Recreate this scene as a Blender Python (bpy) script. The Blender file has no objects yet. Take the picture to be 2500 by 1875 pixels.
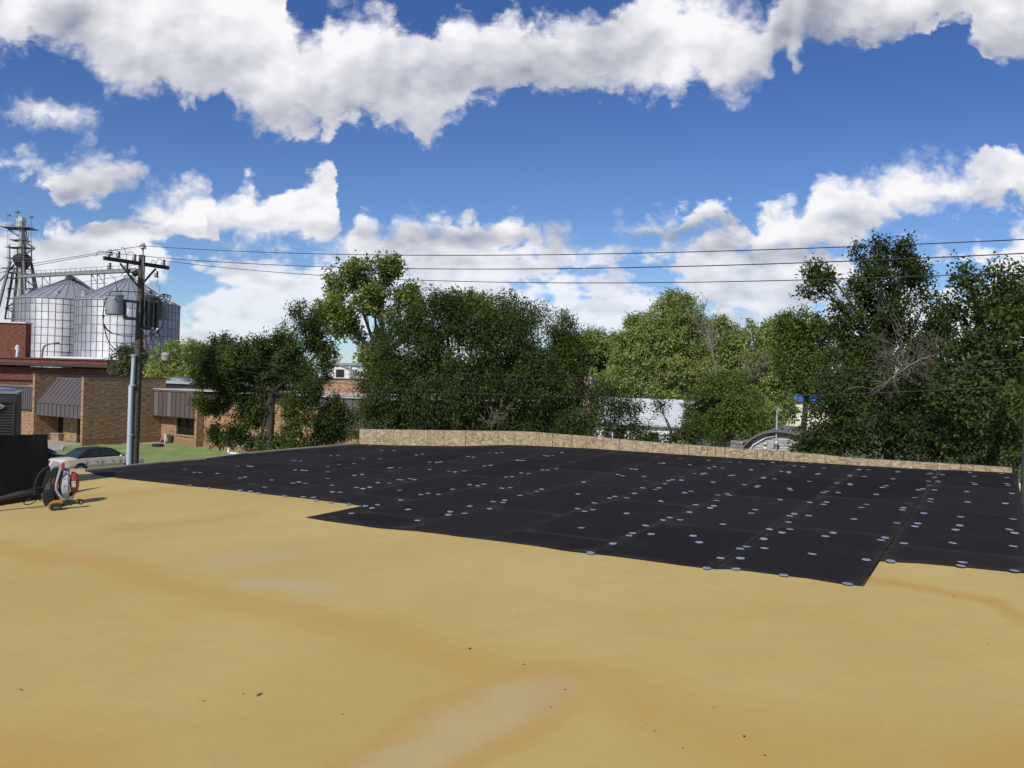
import bpy, math, random
import numpy as np
from mathutils import Vector, Matrix

# ------------------------------------------------------------------ camera, sky, sun, exposure
F, ROLL, CZ = 1878.0, 0.028, 6.2            # focal length in photo pixels, roll, eye height above the street
scene = bpy.context.scene
col = scene.collection
cam_d = bpy.data.cameras.new("camera")
cam_d.sensor_width = 36; cam_d.lens = F / 2500 * 36
cam_d.clip_start = 0.05; cam_d.clip_end = 6000
cam = bpy.data.objects.new("camera", cam_d)
cam.matrix_world = Matrix.Translation((0, 0, CZ)) @ Matrix.Rotation(math.pi / 2, 4, 'X') @ Matrix.Rotation(ROLL, 4, 'Z')
col.objects.link(cam); scene.camera = cam

SUN_AZ, SUN_EL = math.radians(206), math.radians(41)
sdir = Vector((math.sin(SUN_AZ) * math.cos(SUN_EL), math.cos(SUN_AZ) * math.cos(SUN_EL), math.sin(SUN_EL)))
sun_d = bpy.data.lights.new("sun", 'SUN'); sun_d.energy = 4.0; sun_d.angle = math.radians(0.55); sun_d.color = (1, .95, .87)
sun = bpy.data.objects.new("sun", sun_d); sun.rotation_euler = (-sdir).to_track_quat('-Z', 'Y').to_euler()
sun.location = (-20, -40, 60); col.objects.link(sun)
scene.view_settings.view_transform = 'Standard'; scene.view_settings.look = 'None'
scene.view_settings.exposure = 0.0; scene.view_settings.gamma = 1
scene.cycles.max_bounces = 6; scene.cycles.diffuse_bounces = 3; scene.cycles.transmission_bounces = 4
scene.cycles.transparent_max_bounces = 8

cr, sr = math.cos(ROLL), math.sin(ROLL)
def ray(u, v):
    dx, dy = (u - 1250) / F, (937.5 - v) / F
    return Vector((dx * cr - dy * sr, 1.0, dx * sr + dy * cr))
def P(u, v, Y):
    r = ray(u, v); return Vector((r.x * Y, Y, CZ + r.z * Y))

class N:                                     # tiny node-graph helper
    def __init__(s, nt): s.nt = nt; s.n = nt.nodes; s.l = nt.links
    def new(s, t, **k):
        x = s.n.new(t)
        for a, b in k.items(): setattr(x, a, b)
        return x
    def put(s, sock, val):
        if isinstance(val, bpy.types.NodeSocket): s.l.new(val, sock)
        elif val is not None: sock.default_value = val
    def m(s, op, a, b=None, c=None, clamp=False):
        x = s.new('ShaderNodeMath', operation=op, use_clamp=clamp)
        s.put(x.inputs[0], a); s.put(x.inputs[1], b); s.put(x.inputs[2], c); return x.outputs[0]
    def vm(s, op, a, b=None, c=None):
        x = s.new('ShaderNodeVectorMath', operation=op)
        s.put(x.inputs[0], a); s.put(x.inputs[1], b)
        if c is not None: s.put(x.inputs[2], c)
        return x.outputs['Value'] if op in ('LENGTH', 'DOT_PRODUCT', 'DISTANCE') else x.outputs[0]
    def mr(s, v, a, b, c=0.0, d=1.0, smooth=False):
        x = s.new('ShaderNodeMapRange'); x.interpolation_type = 'SMOOTHSTEP' if smooth else 'LINEAR'
        s.put(x.inputs[0], v)
        for i, q in enumerate((a, b, c, d)): s.put(x.inputs[i + 1], q)
        return x.outputs[0]
    def mix(s, f, a, b, mode='MIX'):
        x = s.new('ShaderNodeMix', data_type='RGBA', blend_type=mode)
        s.put(x.inputs[0], f); s.put(x.inputs[6], a); s.put(x.inputs[7], b); return x.outputs[2]
    def noise(s, vec, scale=5, detail=4, rough=.5, dist=0, out=0, dim='3D'):
        x = s.new('ShaderNodeTexNoise', noise_dimensions=dim); s.put(x.inputs['Vector'], vec)
        x.inputs['Scale'].default_value = scale; x.inputs['Detail'].default_value = detail
        x.inputs['Roughness'].default_value = rough; x.inputs['Distortion'].default_value = dist
        return x.outputs[out]
    def comb(s, x, y, z=0.0):
        c = s.new('ShaderNodeCombineXYZ'); s.put(c.inputs[0], x); s.put(c.inputs[1], y); s.put(c.inputs[2], z); return c.outputs[0]
    def sep(s, v):
        c = s.new('ShaderNodeSeparateXYZ'); s.put(c.inputs[0], v); return c.outputs

def rgb(r, g, b): return (r, g, b, 1)
def srgb(r, g, b):
    f = lambda c: (c / 255 / 12.92) if c <= 10 else ((c / 255 + .055) / 1.055) ** 2.4
    return (f(r), f(g), f(b), 1)

# ---- world: physical sky with cumulus cloud banks laid out by direction
world = bpy.data.worlds.new("World"); scene.world = world; world.use_nodes = True
w = N(world.node_tree); w.n.clear()
sky = w.new('ShaderNodeTexSky', sky_type='NISHITA'); sky.sun_disc = False
sky.sun_elevation = SUN_EL; sky.sun_rotation = SUN_AZ; sky.altitude = 400; sky.air_density = 1.0; sky.dust_density = .4; sky.ozone_density = 3.2
tc = w.new('ShaderNodeTexCoord').outputs['Generated']
X, Y, Z = w.sep(tc)
Yp = w.m('MAXIMUM', w.m('ABSOLUTE', Y), .06)
U0, V0 = w.m('DIVIDE', X, Yp), w.m('DIVIDE', Z, Yp)
p0 = w.comb(U0, w.m('MULTIPLY', V0, 1.25), w.m('MULTIPLY', Y, .02))
def fcurve(val, pts, lo, hi, vlo=-.15, vhi=.75):
    x = w.new('ShaderNodeFloatCurve'); c = x.mapping.curves[0]
    w.put(x.inputs['Value'], w.mr(val, lo, hi))
    while len(c.points) > 2: c.points.remove(c.points[1])
    q = sorted(((a - lo) / (hi - lo), (b - vlo) / (vhi - vlo)) for a, b in pts)
    q = [(max(0, min(1, a)), max(0, min(1, b))) for a, b in q]
    c.points[0].location = (0, q[0][1]); c.points[1].location = (1, q[-1][1])
    for a, b in q:
        if 0.001 < a < .999: c.points.new(a, b)
    for pt in c.points: pt.handle_type = 'AUTO_CLAMPED'
    x.mapping.update()
    return w.m('MULTIPLY_ADD', x.outputs[0], vhi - vlo, vlo)
def uv(pts): return [(ray(*p).x, ray(*p).z) for p in pts]
# billow warp
wn = w.new('ShaderNodeTexNoise'); w.put(wn.inputs['Vector'], p0); wn.inputs['Scale'].default_value = 14; wn.inputs['Detail'].default_value = 5; wn.inputs['Roughness'].default_value = .6
wv = w.vm('SUBTRACT', wn.outputs['Color'], (.5, .5, .5))
wx, wy, _ = w.sep(wv)
U = w.m('MULTIPLY_ADD', wx, .05, U0); V = w.m('MULTIPLY_ADD', wy, .05, V0)
big = -200
A_top = [(-300, big), (680, big), (724, 52), (745, 62), (775, 58), (800, 5), (870, -5), (955, 20), (975, 52), (1040, 72), (1090, 55), (1120, 28), (1250, 16), (1290, 38), (1400, 22), (1500, 20), (1560, -15), (1750, -30), (1830, 12), (1880, -10), (2000, big), (2800, big)]
A_bot = [(-300, 230), (-100, 180), (0, 161), (51, 158), (102, 100), (136, 130), (186, 141), (226, 220), (299, 260), (384, 243), (469, 260), (554, 254), (582, 288), (650, 325), (791, 335), (847, 305), (949, 316), (1006, 345), (1030, 373), (1073, 350), (1130, 288), (1186, 254), (1250, 226), (1368, 248), (1442, 231), (1532, 243), (1611, 220), (1662, 257), (1702, 231), (1758, 257), (1837, 243), (1880, 205), (1935, 190), (1925, 135), (1973, 130), (2030, 118), (2086, 133), (2210, 104), (2300, 56), (2340, 40), (2370, 90), (2402, 130), (2442, 155), (2500, 156), (2700, 200)]
B_top = [(1800, 600), (1850, 540), (1862, 508), (1922, 497), (1934, 517), (1965, 500), (1979, 469), (2013, 429), (2058, 441), (2120, 427), (2131, 441), (2177, 395), (2222, 387), (2323, 390), (2425, 373), (2470, 356), (2520, 359), (2800, 300)]
B_bot = [(1800, 590), (1860, 640), (1984, 625), (2097, 593), (2154, 565), (2233, 534), (2295, 523), (2380, 503), (2465, 497), (2500, 514), (2800, 540)]
C_top = [(-300, 250), (0, 262), (40, 240), (73, 226), (141, 231), (209, 252), (235, 290), (260, 330), (300, 400)]
C_bot = [(-300, 262), (0, 272), (56, 285), (141, 312), (205, 316), (231, 312), (250, 280), (300, 250)]
D_top = [(-300, 380), (0, 384), (73, 373), (124, 393), (170, 388), (299, 384), (330, 400), (360, 440), (420, 500)]
D_bot = [(-300, 410), (0, 416), (107, 435), (170, 488), (226, 484), (290, 460), (316, 452), (345, 415), (420, 380)]
L_top = [(-400, 560), (0, 550), (60, 570), (135, 560), (200, 548), (254, 525), (320, 480), (373, 446), (441, 443), (480, 430), (505, 428), (525, 470), (545, 560), (600, 578), (700, 600), (800, 590), (850, 557), (904, 528), (927, 545), (960, 525), (1006, 514), (1073, 520), (1180, 522), (1250, 525), (1307, 531), (1324, 556), (1363, 542), (1400, 556), (1440, 575), (1480, 590), (1560, 585), (1640, 570), (1740, 560), (1798, 537), (1850, 545), (1930, 560), (2000, 600), (2100, 610), (2200, 640), (2300, 620), (2420, 600), (2480, 570), (2520, 540), (2900, 500)]
E_top = [(470, 600), (492, 556), (512, 510), (535, 485), (570, 462), (605, 450), (635, 470), (655, 474), (675, 462), (700, 464), (718, 440), (738, 425), (770, 424), (800, 426), (820, 450), (832, 520), (850, 560), (865, 600)]
E_bot = [(470, 560), (520, 585), (580, 596), (700, 600), (780, 596), (825, 575), (860, 550)]
F_top = [(1480, 590), (1496, 560), (1515, 530), (1545, 512), (1589, 500), (1625, 512), (1660, 508), (1680, 498), (1725, 490), (1781, 506), (1800, 540), (1830, 590)]
F_bot = [(1480, 560), (1520, 578), (1600, 585), (1700, 580), (1760, 572), (1800, 555)]
def split(pts):                             # a curve has to stay single valued in U
    out, last = [], -9
    for a, b in sorted(uv(pts)):
        if a > last + .006: out.append((a, b)); last = a
    return out
LO, HI = -.85, .85
def layer(top, bot): return w.m('SUBTRACT', fcurve(U, split(top), LO, HI), V), w.m('SUBTRACT', V, fcurve(U, split(bot), LO, HI))
at, ab = layer(A_top, A_bot); bt, bb = layer(B_top, B_bot); ct_, cb = layer(C_top, C_bot); dt, db = layer(D_top, D_bot)
et, eb_ = layer(E_top, E_bot); ft_, fb_ = layer(F_top, F_bot)
lt = w.m('SUBTRACT', fcurve(U, split(L_top), LO, HI), V)
mn = lambda a, b: w.m('MINIMUM', a, b)
mx = lambda a, b: w.m('MAXIMUM', a, b)
# horizon cloud field in sky-plane perspective
iv = w.m('DIVIDE', 1.0, w.m('ADD', w.m('MAXIMUM', V0, 0.0), .16))
ph = w.comb(U0, w.m('MULTIPLY', V0, 2.1), 3.1)
hn = w.noise(ph, 7.5, 8, .55)
hole = w.mr(hn, .36, .56, -.028, .060)
lay_a, lay_b, lay_c, lay_d = mn(at, ab), w.m('ADD', mn(bt, bb), .007), w.m('ADD', mn(ct_, cb), .010), w.m('ADD', mn(dt, db), .012)
lay_l = mn(lt, w.m('ADD', w.m('MULTIPLY', w.mr(V0, .215, .16, 1.0, 0.12), .06), hole))
lay_e, lay_f = w.m('ADD', mn(et, eb_), .006), w.m('ADD', mn(ft_, fb_), .006)
M = mx(mx(mx(lay_a, lay_b), mx(mx(lay_c, lay_d), lay_l)), mx(lay_e, lay_f))
vor = w.new('ShaderNodeTexVoronoi', feature='SMOOTH_F1'); w.put(vor.inputs['Vector'], w.vm('ADD', p0, w.vm('MULTIPLY', wv, (.06, .06, 0))))
vor.inputs['Scale'].default_value = 22; vor.inputs['Detail'].default_value = 3; vor.inputs['Roughness'].default_value = .55; vor.inputs['Smoothness'].default_value = .35
fine = w.noise(p0, 34, 7, .62)
Df = w.m('ADD', w.m('MULTIPLY_ADD', w.m('SUBTRACT', .50, vor.outputs['Distance']), .036, M), w.m('MULTIPLY_ADD', w.m('SUBTRACT', fine, .5), .030, .016))
alpha = w.mr(Df, -.004, w.mr(w.noise(p0, 4.3, 2, .5), .38, .62, .012, .042), 0, 1, True)
alpha = w.m('MULTIPLY', alpha, w.mr(w.noise(p0, 9, 5, .6), .22, .42, .72, 1.0))
alpha = w.m('MULTIPLY', alpha, w.mr(V0, .06, .20, .72, 1.0))
# relief: the same billows compared with themselves a little sunward
def relief(vec, scale, det, off):
    a = w.noise(vec, scale, det, .55); b = w.noise(w.vm('ADD', vec, off), scale, det, .55)
    return w.m('SUBTRACT', a, b)
rl = w.m('ADD', relief(p0, 11, 3, (-.010, .022, 0)), w.m('MULTIPLY', relief(p0, 4.5, 2, (-.02, .06, 0)), 1.0))
base_a = w.mr(ab, .0, .13, 1, 0, True)
base_b = w.mr(bb, .0, .06, 1, 0, True)
dark = mx(w.m('MULTIPLY', base_a, w.mr(lay_a, -.01, .01)), w.m('MULTIPLY', base_b, w.mr(lay_b, -.01, .01)))
for lay_, bo_, hi_, am_ in ((lay_e, eb_, .06, 1.2), (lay_f, fb_, .05, 1.25), (lay_d, db, .05, .6), (lay_c, cb, .045, .8)):
    dark = mx(dark, w.m('MULTIPLY', w.m('MULTIPLY', w.mr(bo_, .0, hi_, 1, 0, True), w.mr(lay_, -.004, .012)), am_))
ins = mx(w.mr(lay_e, .0, .012), w.mr(lay_b, .0, .012))
puff = w.noise(p0, 6.5, 3, .5)
sh = w.m('ADD', w.m('MULTIPLY_ADD', rl, 1.35, .88), w.m('MULTIPLY', dark, -.58))
sh = w.m('ADD', sh, w.mr(puff, .35, .65, -.14, .16))
sh = w.m('ADD', sh, w.m('MULTIPLY', ins, .16))
sh = w.m('ADD', sh, w.m('MULTIPLY', w.m('MULTIPLY', relief(ph, 10, 4, (-.008, .03, 0)), 1.5), w.mr(V0, .30, .20, .25, 1.0)))
sh = w.m('ADD', sh, w.mr(w.noise(p0, 2.1, 1, .5), .4, .6, -.07, .09))
sh = w.m('ADD', sh, w.m('MULTIPLY', w.m('SUBTRACT', 1, ins), w.m('MULTIPLY', w.mr(lay_l, -.01, .01), w.mr(w.noise(ph, 4.2, 3, .5), .35, .6, -.30, .12))))
sh = w.m('ADD', sh, w.mr(Df, .0, .03, .06, 0))
ccol = w.mix(w.mr(sh, 0, 1, 0, 1), srgb(158, 163, 180), rgb(.95, .945, .97))
bg1 = w.new('ShaderNodeBackground'); w.put(bg1.inputs[0], w.mix(.85, sky.outputs[0], w.mix(w.mr(V0, .05, .42), rgb(.78, .90, 1.08), rgb(.36, .57, .98)), 'MULTIPLY')); bg1.inputs[1].default_value = .105
bg2 = w.new('ShaderNodeBackground'); w.put(bg2.inputs[0], ccol); bg2.inputs[1].default_value = 1.0
mxs = w.new('ShaderNodeMixShader'); w.put(mxs.inputs[0], w.m('MULTIPLY', alpha, w.mr(Z, -.01, .02)))
w.l.new(bg1.outputs[0], mxs.inputs[1]); w.l.new(bg2.outputs[0], mxs.inputs[2])
wo = w.new('ShaderNodeOutputWorld'); w.l.new(mxs.outputs[0], wo.inputs[0])
world.cycles.sampling_method = 'MANUAL'; world.cycles.sample_map_resolution = 512

# ------------------------------------------------------------------ builders
WM = {}                                      # world matrices of parents, known before any depsgraph update
class MB:
    def __init__(s): s.v = []; s.f = []
    def add(s, vs, fs):
        o = len(s.v); s.v += [tuple(x) for x in vs]; s.f += [tuple(i + o for i in f) for f in fs]; return s
    def box(s, x0, x1, y0, y1, z0, z1):
        return s.add([(x0, y0, z0), (x1, y0, z0), (x1, y1, z0), (x0, y1, z0), (x0, y0, z1), (x1, y0, z1), (x1, y1, z1), (x0, y1, z1)],
                     [(0, 3, 2, 1), (4, 5, 6, 7), (0, 1, 5, 4), (1, 2, 6, 5), (2, 3, 7, 6), (3, 0, 4, 7)])
    def prism(s, poly, z0, z1):
        n = len(poly)
        return s.add([(x, y, z0) for x, y in poly] + [(x, y, z1) for x, y in poly],
                     [tuple(range(n))[::-1], tuple(range(n, 2 * n))] + [(i, (i + 1) % n, n + (i + 1) % n, n + i) for i in range(n)])
    def beam(s, p, q, w_, h, up=(0, 0, 1)):
        p, q = Vector(p), Vector(q); d = (q - p).normalized(); upv = Vector(up)
        if abs(d.dot(upv)) > .98: upv = Vector((0, 1, 0))
        r = d.cross(upv).normalized() * w_ / 2; t = r.cross(d).normalized() * h / 2
        c = [p - r - t, p + r - t, p + r + t, p - r + t, q - r - t, q + r - t, q + r + t, q - r + t]
        return s.add(c, [(0, 1, 2, 3), (4, 7, 6, 5), (0, 4, 5, 1), (1, 5, 6, 2), (2, 6, 7, 3), (3, 7, 4, 0)])
    def tube(s, pts, r, n=8, cap=True):
        pts = [Vector(p) for p in pts]; rs = r if isinstance(r, (list, tuple)) else [r] * len(pts); vs = []
        ref = Vector((0, 0, 1))
        for i, p in enumerate(pts):
            d = (pts[min(i + 1, len(pts) - 1)] - pts[max(i - 1, 0)]).normalized()
            if abs(d.dot(ref)) > .95: ref = Vector((1, 0, 0)) if abs(d.x) < .9 else Vector((0, 1, 0))
            a = d.cross(ref).normalized(); b = d.cross(a).normalized(); ref = a.cross(d).normalized()
            for k in range(n):
                t = 2 * math.pi * k / n; vs.append(p + (a * math.cos(t) + b * math.sin(t)) * rs[i])
        fs = [(i * n + k, i * n + (k + 1) % n, (i + 1) * n + (k + 1) % n, (i + 1) * n + k) for i in range(len(pts) - 1) for k in range(n)]
        if cap: fs += [tuple(range(n))[::-1], tuple(range((len(pts) - 1) * n, len(pts) * n))]
        return s.add(vs, fs)
    def lathe(s, prof, c=(0, 0, 0), n=20, axis='z', mat=None):
        vs = []
        for r, z in prof:
            for k in range(n):
                t = 2 * math.pi * k / n
                v = Vector((r * math.cos(t), r * math.sin(t), z))
                if axis == 'x': v = Vector((v.z, v.x, v.y))
                elif axis == 'y': v = Vector((v.x, v.z, v.y))
                if mat is not None: v = mat @ v
                vs.append(Vector(c) + v)
        m_ = len(prof)
        fs = [(i * n + k, i * n + (k + 1) % n, (i + 1) * n + (k + 1) % n, (i + 1) * n + k) for i in range(m_ - 1) for k in range(n)]
        fs += [tuple(range(n))[::-1], tuple(range((m_ - 1) * n, m_ * n))]
        return s.add(vs, fs)
    def ball(s, c, r, n=10, sq=(1, 1, 1)):
        k = 6; prof = [(max(1e-3, math.sin(math.pi * i / k)) * r, -math.cos(math.pi * i / k) * r) for i in range(k + 1)]
        m_ = Matrix.Diagonal(Vector(sq)); return s.lathe(prof, c, n, 'z', m_)
    def obj(s, name, m, parent=None, smooth=False, local=False, bevel=0):
        me = bpy.data.meshes.new(name); vs = s.v
        if parent is not None and not local and parent.name in WM:
            inv = WM[parent.name].inverted(); vs = [inv @ Vector(v) for v in vs]
        me.from_pydata([tuple(v) for v in vs], [], s.f); me.materials.append(m); me.validate(); me.update()
        if smooth: me.shade_smooth(); me.set_sharp_from_angle(angle=math.radians(42))
        o = bpy.data.objects.new(name, me); col.objects.link(o)
        if parent is not None:
            o.parent = parent; WM[o.name] = WM.get(parent.name, Matrix())
        else: WM[o.name] = Matrix()
        if bevel:
            b = o.modifiers.new('bevel', 'BEVEL'); b.width = bevel; b.segments = 2; b.limit_method = 'ANGLE'
        return o
def tag(o, label=None, cat=None, group=None, kind=None):
    for k, v in (('label', label), ('category', cat), ('group', group), ('kind', kind)):
        if v: o[k] = v
    return o
def thing(name, label, cat, loc=(0, 0, 0), rz=0, group=None):
    o = bpy.data.objects.new(name, None); o.empty_display_size = .3; col.objects.link(o)
    o.location = loc; o.rotation_euler = (0, 0, rz)
    WM[o.name] = Matrix.Translation(loc) @ Matrix.Rotation(rz, 4, 'Z')
    return tag(o, label, cat, group)
def rebase(o, loc):                          # move a one-mesh thing's origin onto the thing
    loc = Vector(loc); o.data.transform(Matrix.Translation(-loc)); o.location = loc; return o
def copy_tree(o, parent=None):
    c = o.copy(); col.objects.link(c)
    if parent is not None: c.parent = parent
    for ch in list(o.children): copy_tree(ch, c)
    return c

# ------------------------------------------------------------------ materials
MATS = {}
def mat(name, c, rough=.7, metal=0, var=.12, vs=6, bump=0, bs=40, spec=.5, c2=None, coat=0):
    if name in MATS: return MATS[name]
    m_ = bpy.data.materials.new(name); m_.use_nodes = True; g = N(m_.node_tree); b = g.n['Principled BSDF']
    tcn = g.new('ShaderNodeTexCoord').outputs['Object']
    nz = g.noise(tcn, vs, 5, .6)
    cc = rgb(*c[:3]); d = rgb(*[x * (1 - 2.2 * var) for x in c[:3]]) if c2 is None else rgb(*c2[:3])
    g.put(b.inputs['Base Color'], g.mix(g.mr(nz, .3, .7), d, cc))
    b.inputs['Roughness'].default_value = rough; b.inputs['Metallic'].default_value = metal
    b.inputs['Specular IOR Level'].default_value = spec; b.inputs['Coat Weight'].default_value = coat; b.inputs['Coat Roughness'].default_value = .05
    if bump:
        bn = g.new('ShaderNodeBump'); bn.inputs['Strength'].default_value = bump; bn.inputs['Distance'].default_value = .02
        g.put(bn.inputs['Height'], g.noise(tcn, bs, 5, .65)); g.put(b.inputs['Normal'], bn.outputs[0])
    MATS[name] = m_; return m_
def brickmat(name, c1, c2, mortar, bw=.3, bh=.09, streak=.3):
    m_ = bpy.data.materials.new(name); m_.use_nodes = True; g = N(m_.node_tree); b = g.n['Principled BSDF']
    t = g.new('ShaderNodeTexCoord'); x, y, z = g.sep(t.outputs['Object']); nx, ny, nz = g.sep(t.outputs['Normal'])
    side = g.m('GREATER_THAN', g.m('ABSOLUTE', nx), g.m('ABSOLUTE', ny))
    h = g.m('ADD', g.m('MULTIPLY', side, y), g.m('MULTIPLY', g.m('SUBTRACT', 1, side), x))
    vec = g.comb(h, z, 0)
    bt_ = g.new('ShaderNodeTexBrick'); g.put(bt_.inputs['Vector'], vec)
    bt_.inputs['Color1'].default_value = rgb(*c1); bt_.inputs['Color2'].default_value = rgb(*c2); bt_.inputs['Mortar'].default_value = rgb(*mortar)
    bt_.inputs['Scale'].default_value = 1; bt_.inputs['Brick Width'].default_value = bw; bt_.inputs['Row Height'].default_value = bh
    bt_.inputs['Mortar Size'].default_value = bh * .13; bt_.inputs['Bias'].default_value = -.1
    n1 = g.noise(vec, 1.1, 5, .6)
    n2 = g.noise(g.vm('MULTIPLY', vec, (1 / bw, 1 / bh, 0)), .9, 1, .5)
    c_ = g.mix(g.mr(n2, .35, .65, 0, .75), bt_.outputs['Color'], g.mix(.5, rgb(*c1), rgb(*c2)), 'MIX')
    c_ = g.mix(1, c_, g.mix(g.mr(n2, .3, .7), rgb(.55, .5, .48), rgb(1.35, 1.3, 1.25)), 'MULTIPLY')
    c_ = g.mix(g.mr(n1, .35, .7, 0, streak), c_, rgb(*[v * .6 for v in c1]))
    g.put(b.inputs['Base Color'], c_); b.inputs['Roughness'].default_value = .9
    bn = g.new('ShaderNodeBump'); bn.inputs['Strength'].default_value = .9; bn.inputs['Distance'].default_value = .025
    g.put(bn.inputs['Height'], g.m('SUBTRACT', g.m('MULTIPLY', n2, .8), bt_.outputs['Fac'])); g.put(b.inputs['Normal'], bn.outputs[0])
    MATS[name] = m_; return m_

# ------------------------------------------------------------------ setting: ground, lawn, parking
eA, eB = Vector((.841, -.541)), Vector((.541, .841))     # the street grid: along the fronts / into the block
GR = math.atan2(-.541, .841)
gm = mat('ground_dirt', (.06, .085, .03), .95, c2=(.11, .11, .055), vs=.12)
rm = mat('grass_mat', (.13, .235, .045), .9, c2=(.26, .27, .11), vs=.55, bump=.6, bs=9)
MB().add([(-3000, -3000, 0), (3000, -3000, 0), (3000, 3000, 0), (-3000, 3000, 0)], [(0, 1, 2, 3)]).obj('ground', gm)['kind'] = 'structure'
conc = mat('concrete', (.42, .38, .32), .9, var=.12, vs=1.2, bump=.3)
def GZ(u, v, z):
    r = ray(u, v); t = (z - CZ) / r.z; return Vector((r.x * t, t, z))
O_B = GZ(200, 1091, 0)                                     # front corner of the office's big fin wall
def L(a, b, z=0): return Vector((O_B.x + eA.x * a + eB.x * b, O_B.y + eA.y * a + eB.y * b, z))
pk = MB().add([L(-30, 1.6, .004), L(-30, -34, .004), L(2.6, -34, .004), L(2.6, -3.0, .004), L(-1.2, -1.0, .004), L(-1.2, 1.6, .004)], [(0, 1, 2, 3, 4, 5)][:1]).obj('parking_lot', conc); pk['kind'] = 'structure'
# lawn with gentle tufts: a fine sheet whose height rolls a little
random.seed(3)
vs, fs, nx_, ny_ = [], [], 150, 90
for j in range(ny_ + 1):
    for i in range(nx_ + 1):
        a = -1.0 + 46 * i / nx_; b = -26 + 33.5 * j / ny_
        a0 = max(a, 2.75 if b < -3.0 else (-1.0 if b > -1 else 2.75 - (b + 3) * 1.85))
        z = .03 + .05 * math.sin(a * 1.3 + b * .7) * math.sin(b * 1.1) + random.random() * .055
        vs.append(L(a0, b, max(.012, z)))
    for i in range(nx_):
        if j < ny_: fs.append((j * (nx_ + 1) + i, j * (nx_ + 1) + i + 1, (j + 1) * (nx_ + 1) + i + 1, (j + 1) * (nx_ + 1) + i))
ln = MB().add(vs, fs).obj('lawn', rm, smooth=False); ln['kind'] = 'structure'
kb = MB()
for p, q in (((2.68, -34), (2.68, -3.05)), ((2.68, -3.0), (-1.1, -.95))):
    kb.beam(L(*p, .06), L(*q, .06), .15, .12)
kb.obj('kerb', mat('kerb_concrete', (.5, .46, .4), .9))['kind'] = 'structure'

# ------------------------------------------------------------------ our own roof
R0 = CZ - 1.75
def plane_z(x, y): return R0 + .041 * x + .0088 * y
def Gp(u, v):
    r = ray(u, v); t = (R0 - CZ) / (r.z - .041 * r.x - .0088); return Vector((r.x * t, t, plane_z(r.x * t, t)))
PL, PR = Gp(877, 1085), Gp(2471, 1155)                     # the ends of the parapet's foot
pd = (PR - PL).to_2d(); PLEN = pd.length; pd.normalize(); pn = Vector((-pd.y, pd.x))   # pn points away from the camera
def on_parapet(u, v):                                      # where a sight line meets the parapet's plane
    r = ray(u, v); t = (PL.x * pn.x + PL.y * pn.y) / (r.x * pn.x + pn.y)
    p = Vector((r.x * t, t, CZ + r.z * t)); return (p.to_2d() - PL.to_2d()).dot(pd), p.z
PBOT = [on_parapet(*p) for p in [(877, 1085), (947, 1088), (1128, 1090.5), (1241, 1087), (1309, 1089.6), (1350, 1091.5), (1450, 1096), (1553, 1103), (1679, 1111.5), (1817, 1120), (2000, 1131), (2066, 1135), (2230, 1144.6), (2346, 1149), (2471, 1155)]]
PTOP = [on_parapet(*p) for p in [(877, 1047.6), (1128, 1051), (1264, 1053), (1309, 1055), (1350, 1059), (1450, 1066), (1553, 1076), (1679, 1086), (1817, 1096), (2000, 1109), (2066, 1117), (2230.5, 1127), (2346.6, 1133.7), (2471.5, 1142)]]
def interp(tab, s): return float(np.interp(s, [q[0] for q in tab], [q[1] for q in tab]))
def roof_z(x, y):
    q = Vector((x, y)) - PL.to_2d(); s = q.dot(pd); d = q.dot(pn)
    k = min(max(s, 0), PLEN); p = PL.to_2d() + pd * k
    up = interp(PBOT, k) - plane_z(p.x, p.y)
    far = math.exp(-(max(0, -d) / 3.2) ** 2) * math.exp(-(max(0, -s, s - PLEN) / 2) ** 2)
    return plane_z(x, y) + up * far
def G(u, v, dz=0):
    r = ray(u, v); t = (R0 + dz - CZ) / (r.z - .041 * r.x - .0088)
    for _ in range(25):
        f0 = CZ + r.z * t - roof_z(r.x * t, t) - dz; f1 = CZ + r.z * (t + .01) - roof_z(r.x * (t + .01), t + .01) - dz
        g_ = (f1 - f0) / .01
        if abs(g_) < 1e-4: break
        t -= max(-1, min(1, f0 / g_))
    return Vector((r.x * t, t, roof_z(r.x * t, t) + dz))
bld = thing('flat_roofed_building', 'flat roof in the foreground coated with yellow foam, edged by a wood board parapet', 'building', (0, 8, 0))
# outline of the roof in plan
PRc = Gp(2479, 1157).to_2d(); dirR = (Gp(2500, 1276).to_2d() - PRc).normalized()
back = [PL.to_2d(), PRc]
leftc = [Gp(877, 1085), Gp(694, 1101), Gp(603, 1109.5), Gp(500, 1123), Gp(400, 1131), Gp(300, 1142), Gp(212, 1150.5), Gp(150, 1150.5), Gp(60, 1151), Gp(-60, 1153)]
leftc = [p.to_2d() for p in leftc]
outline = leftc[::-1][:-1] + [PL.to_2d(), PRc, PRc + dirR * 9, PRc + dirR * 9 + Vector((.841, -.541)) * 3, PRc + dirR * 24 + Vector((.841, -.541)) * 3, Vector((-14, -9)), Vector((-16, 4))]
def clip(poly, n, c):                                      # keep p.n <= c
    out = []
    for i, p in enumerate(poly):
        q = poly[(i + 1) % len(poly)]; a, b = p.dot(n) - c, q.dot(n) - c
        if a <= 0: out.append(p)
        if (a < 0 < b) or (b < 0 < a): out.append(p + (q - p) * (a / (a - b)))
    return out
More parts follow.
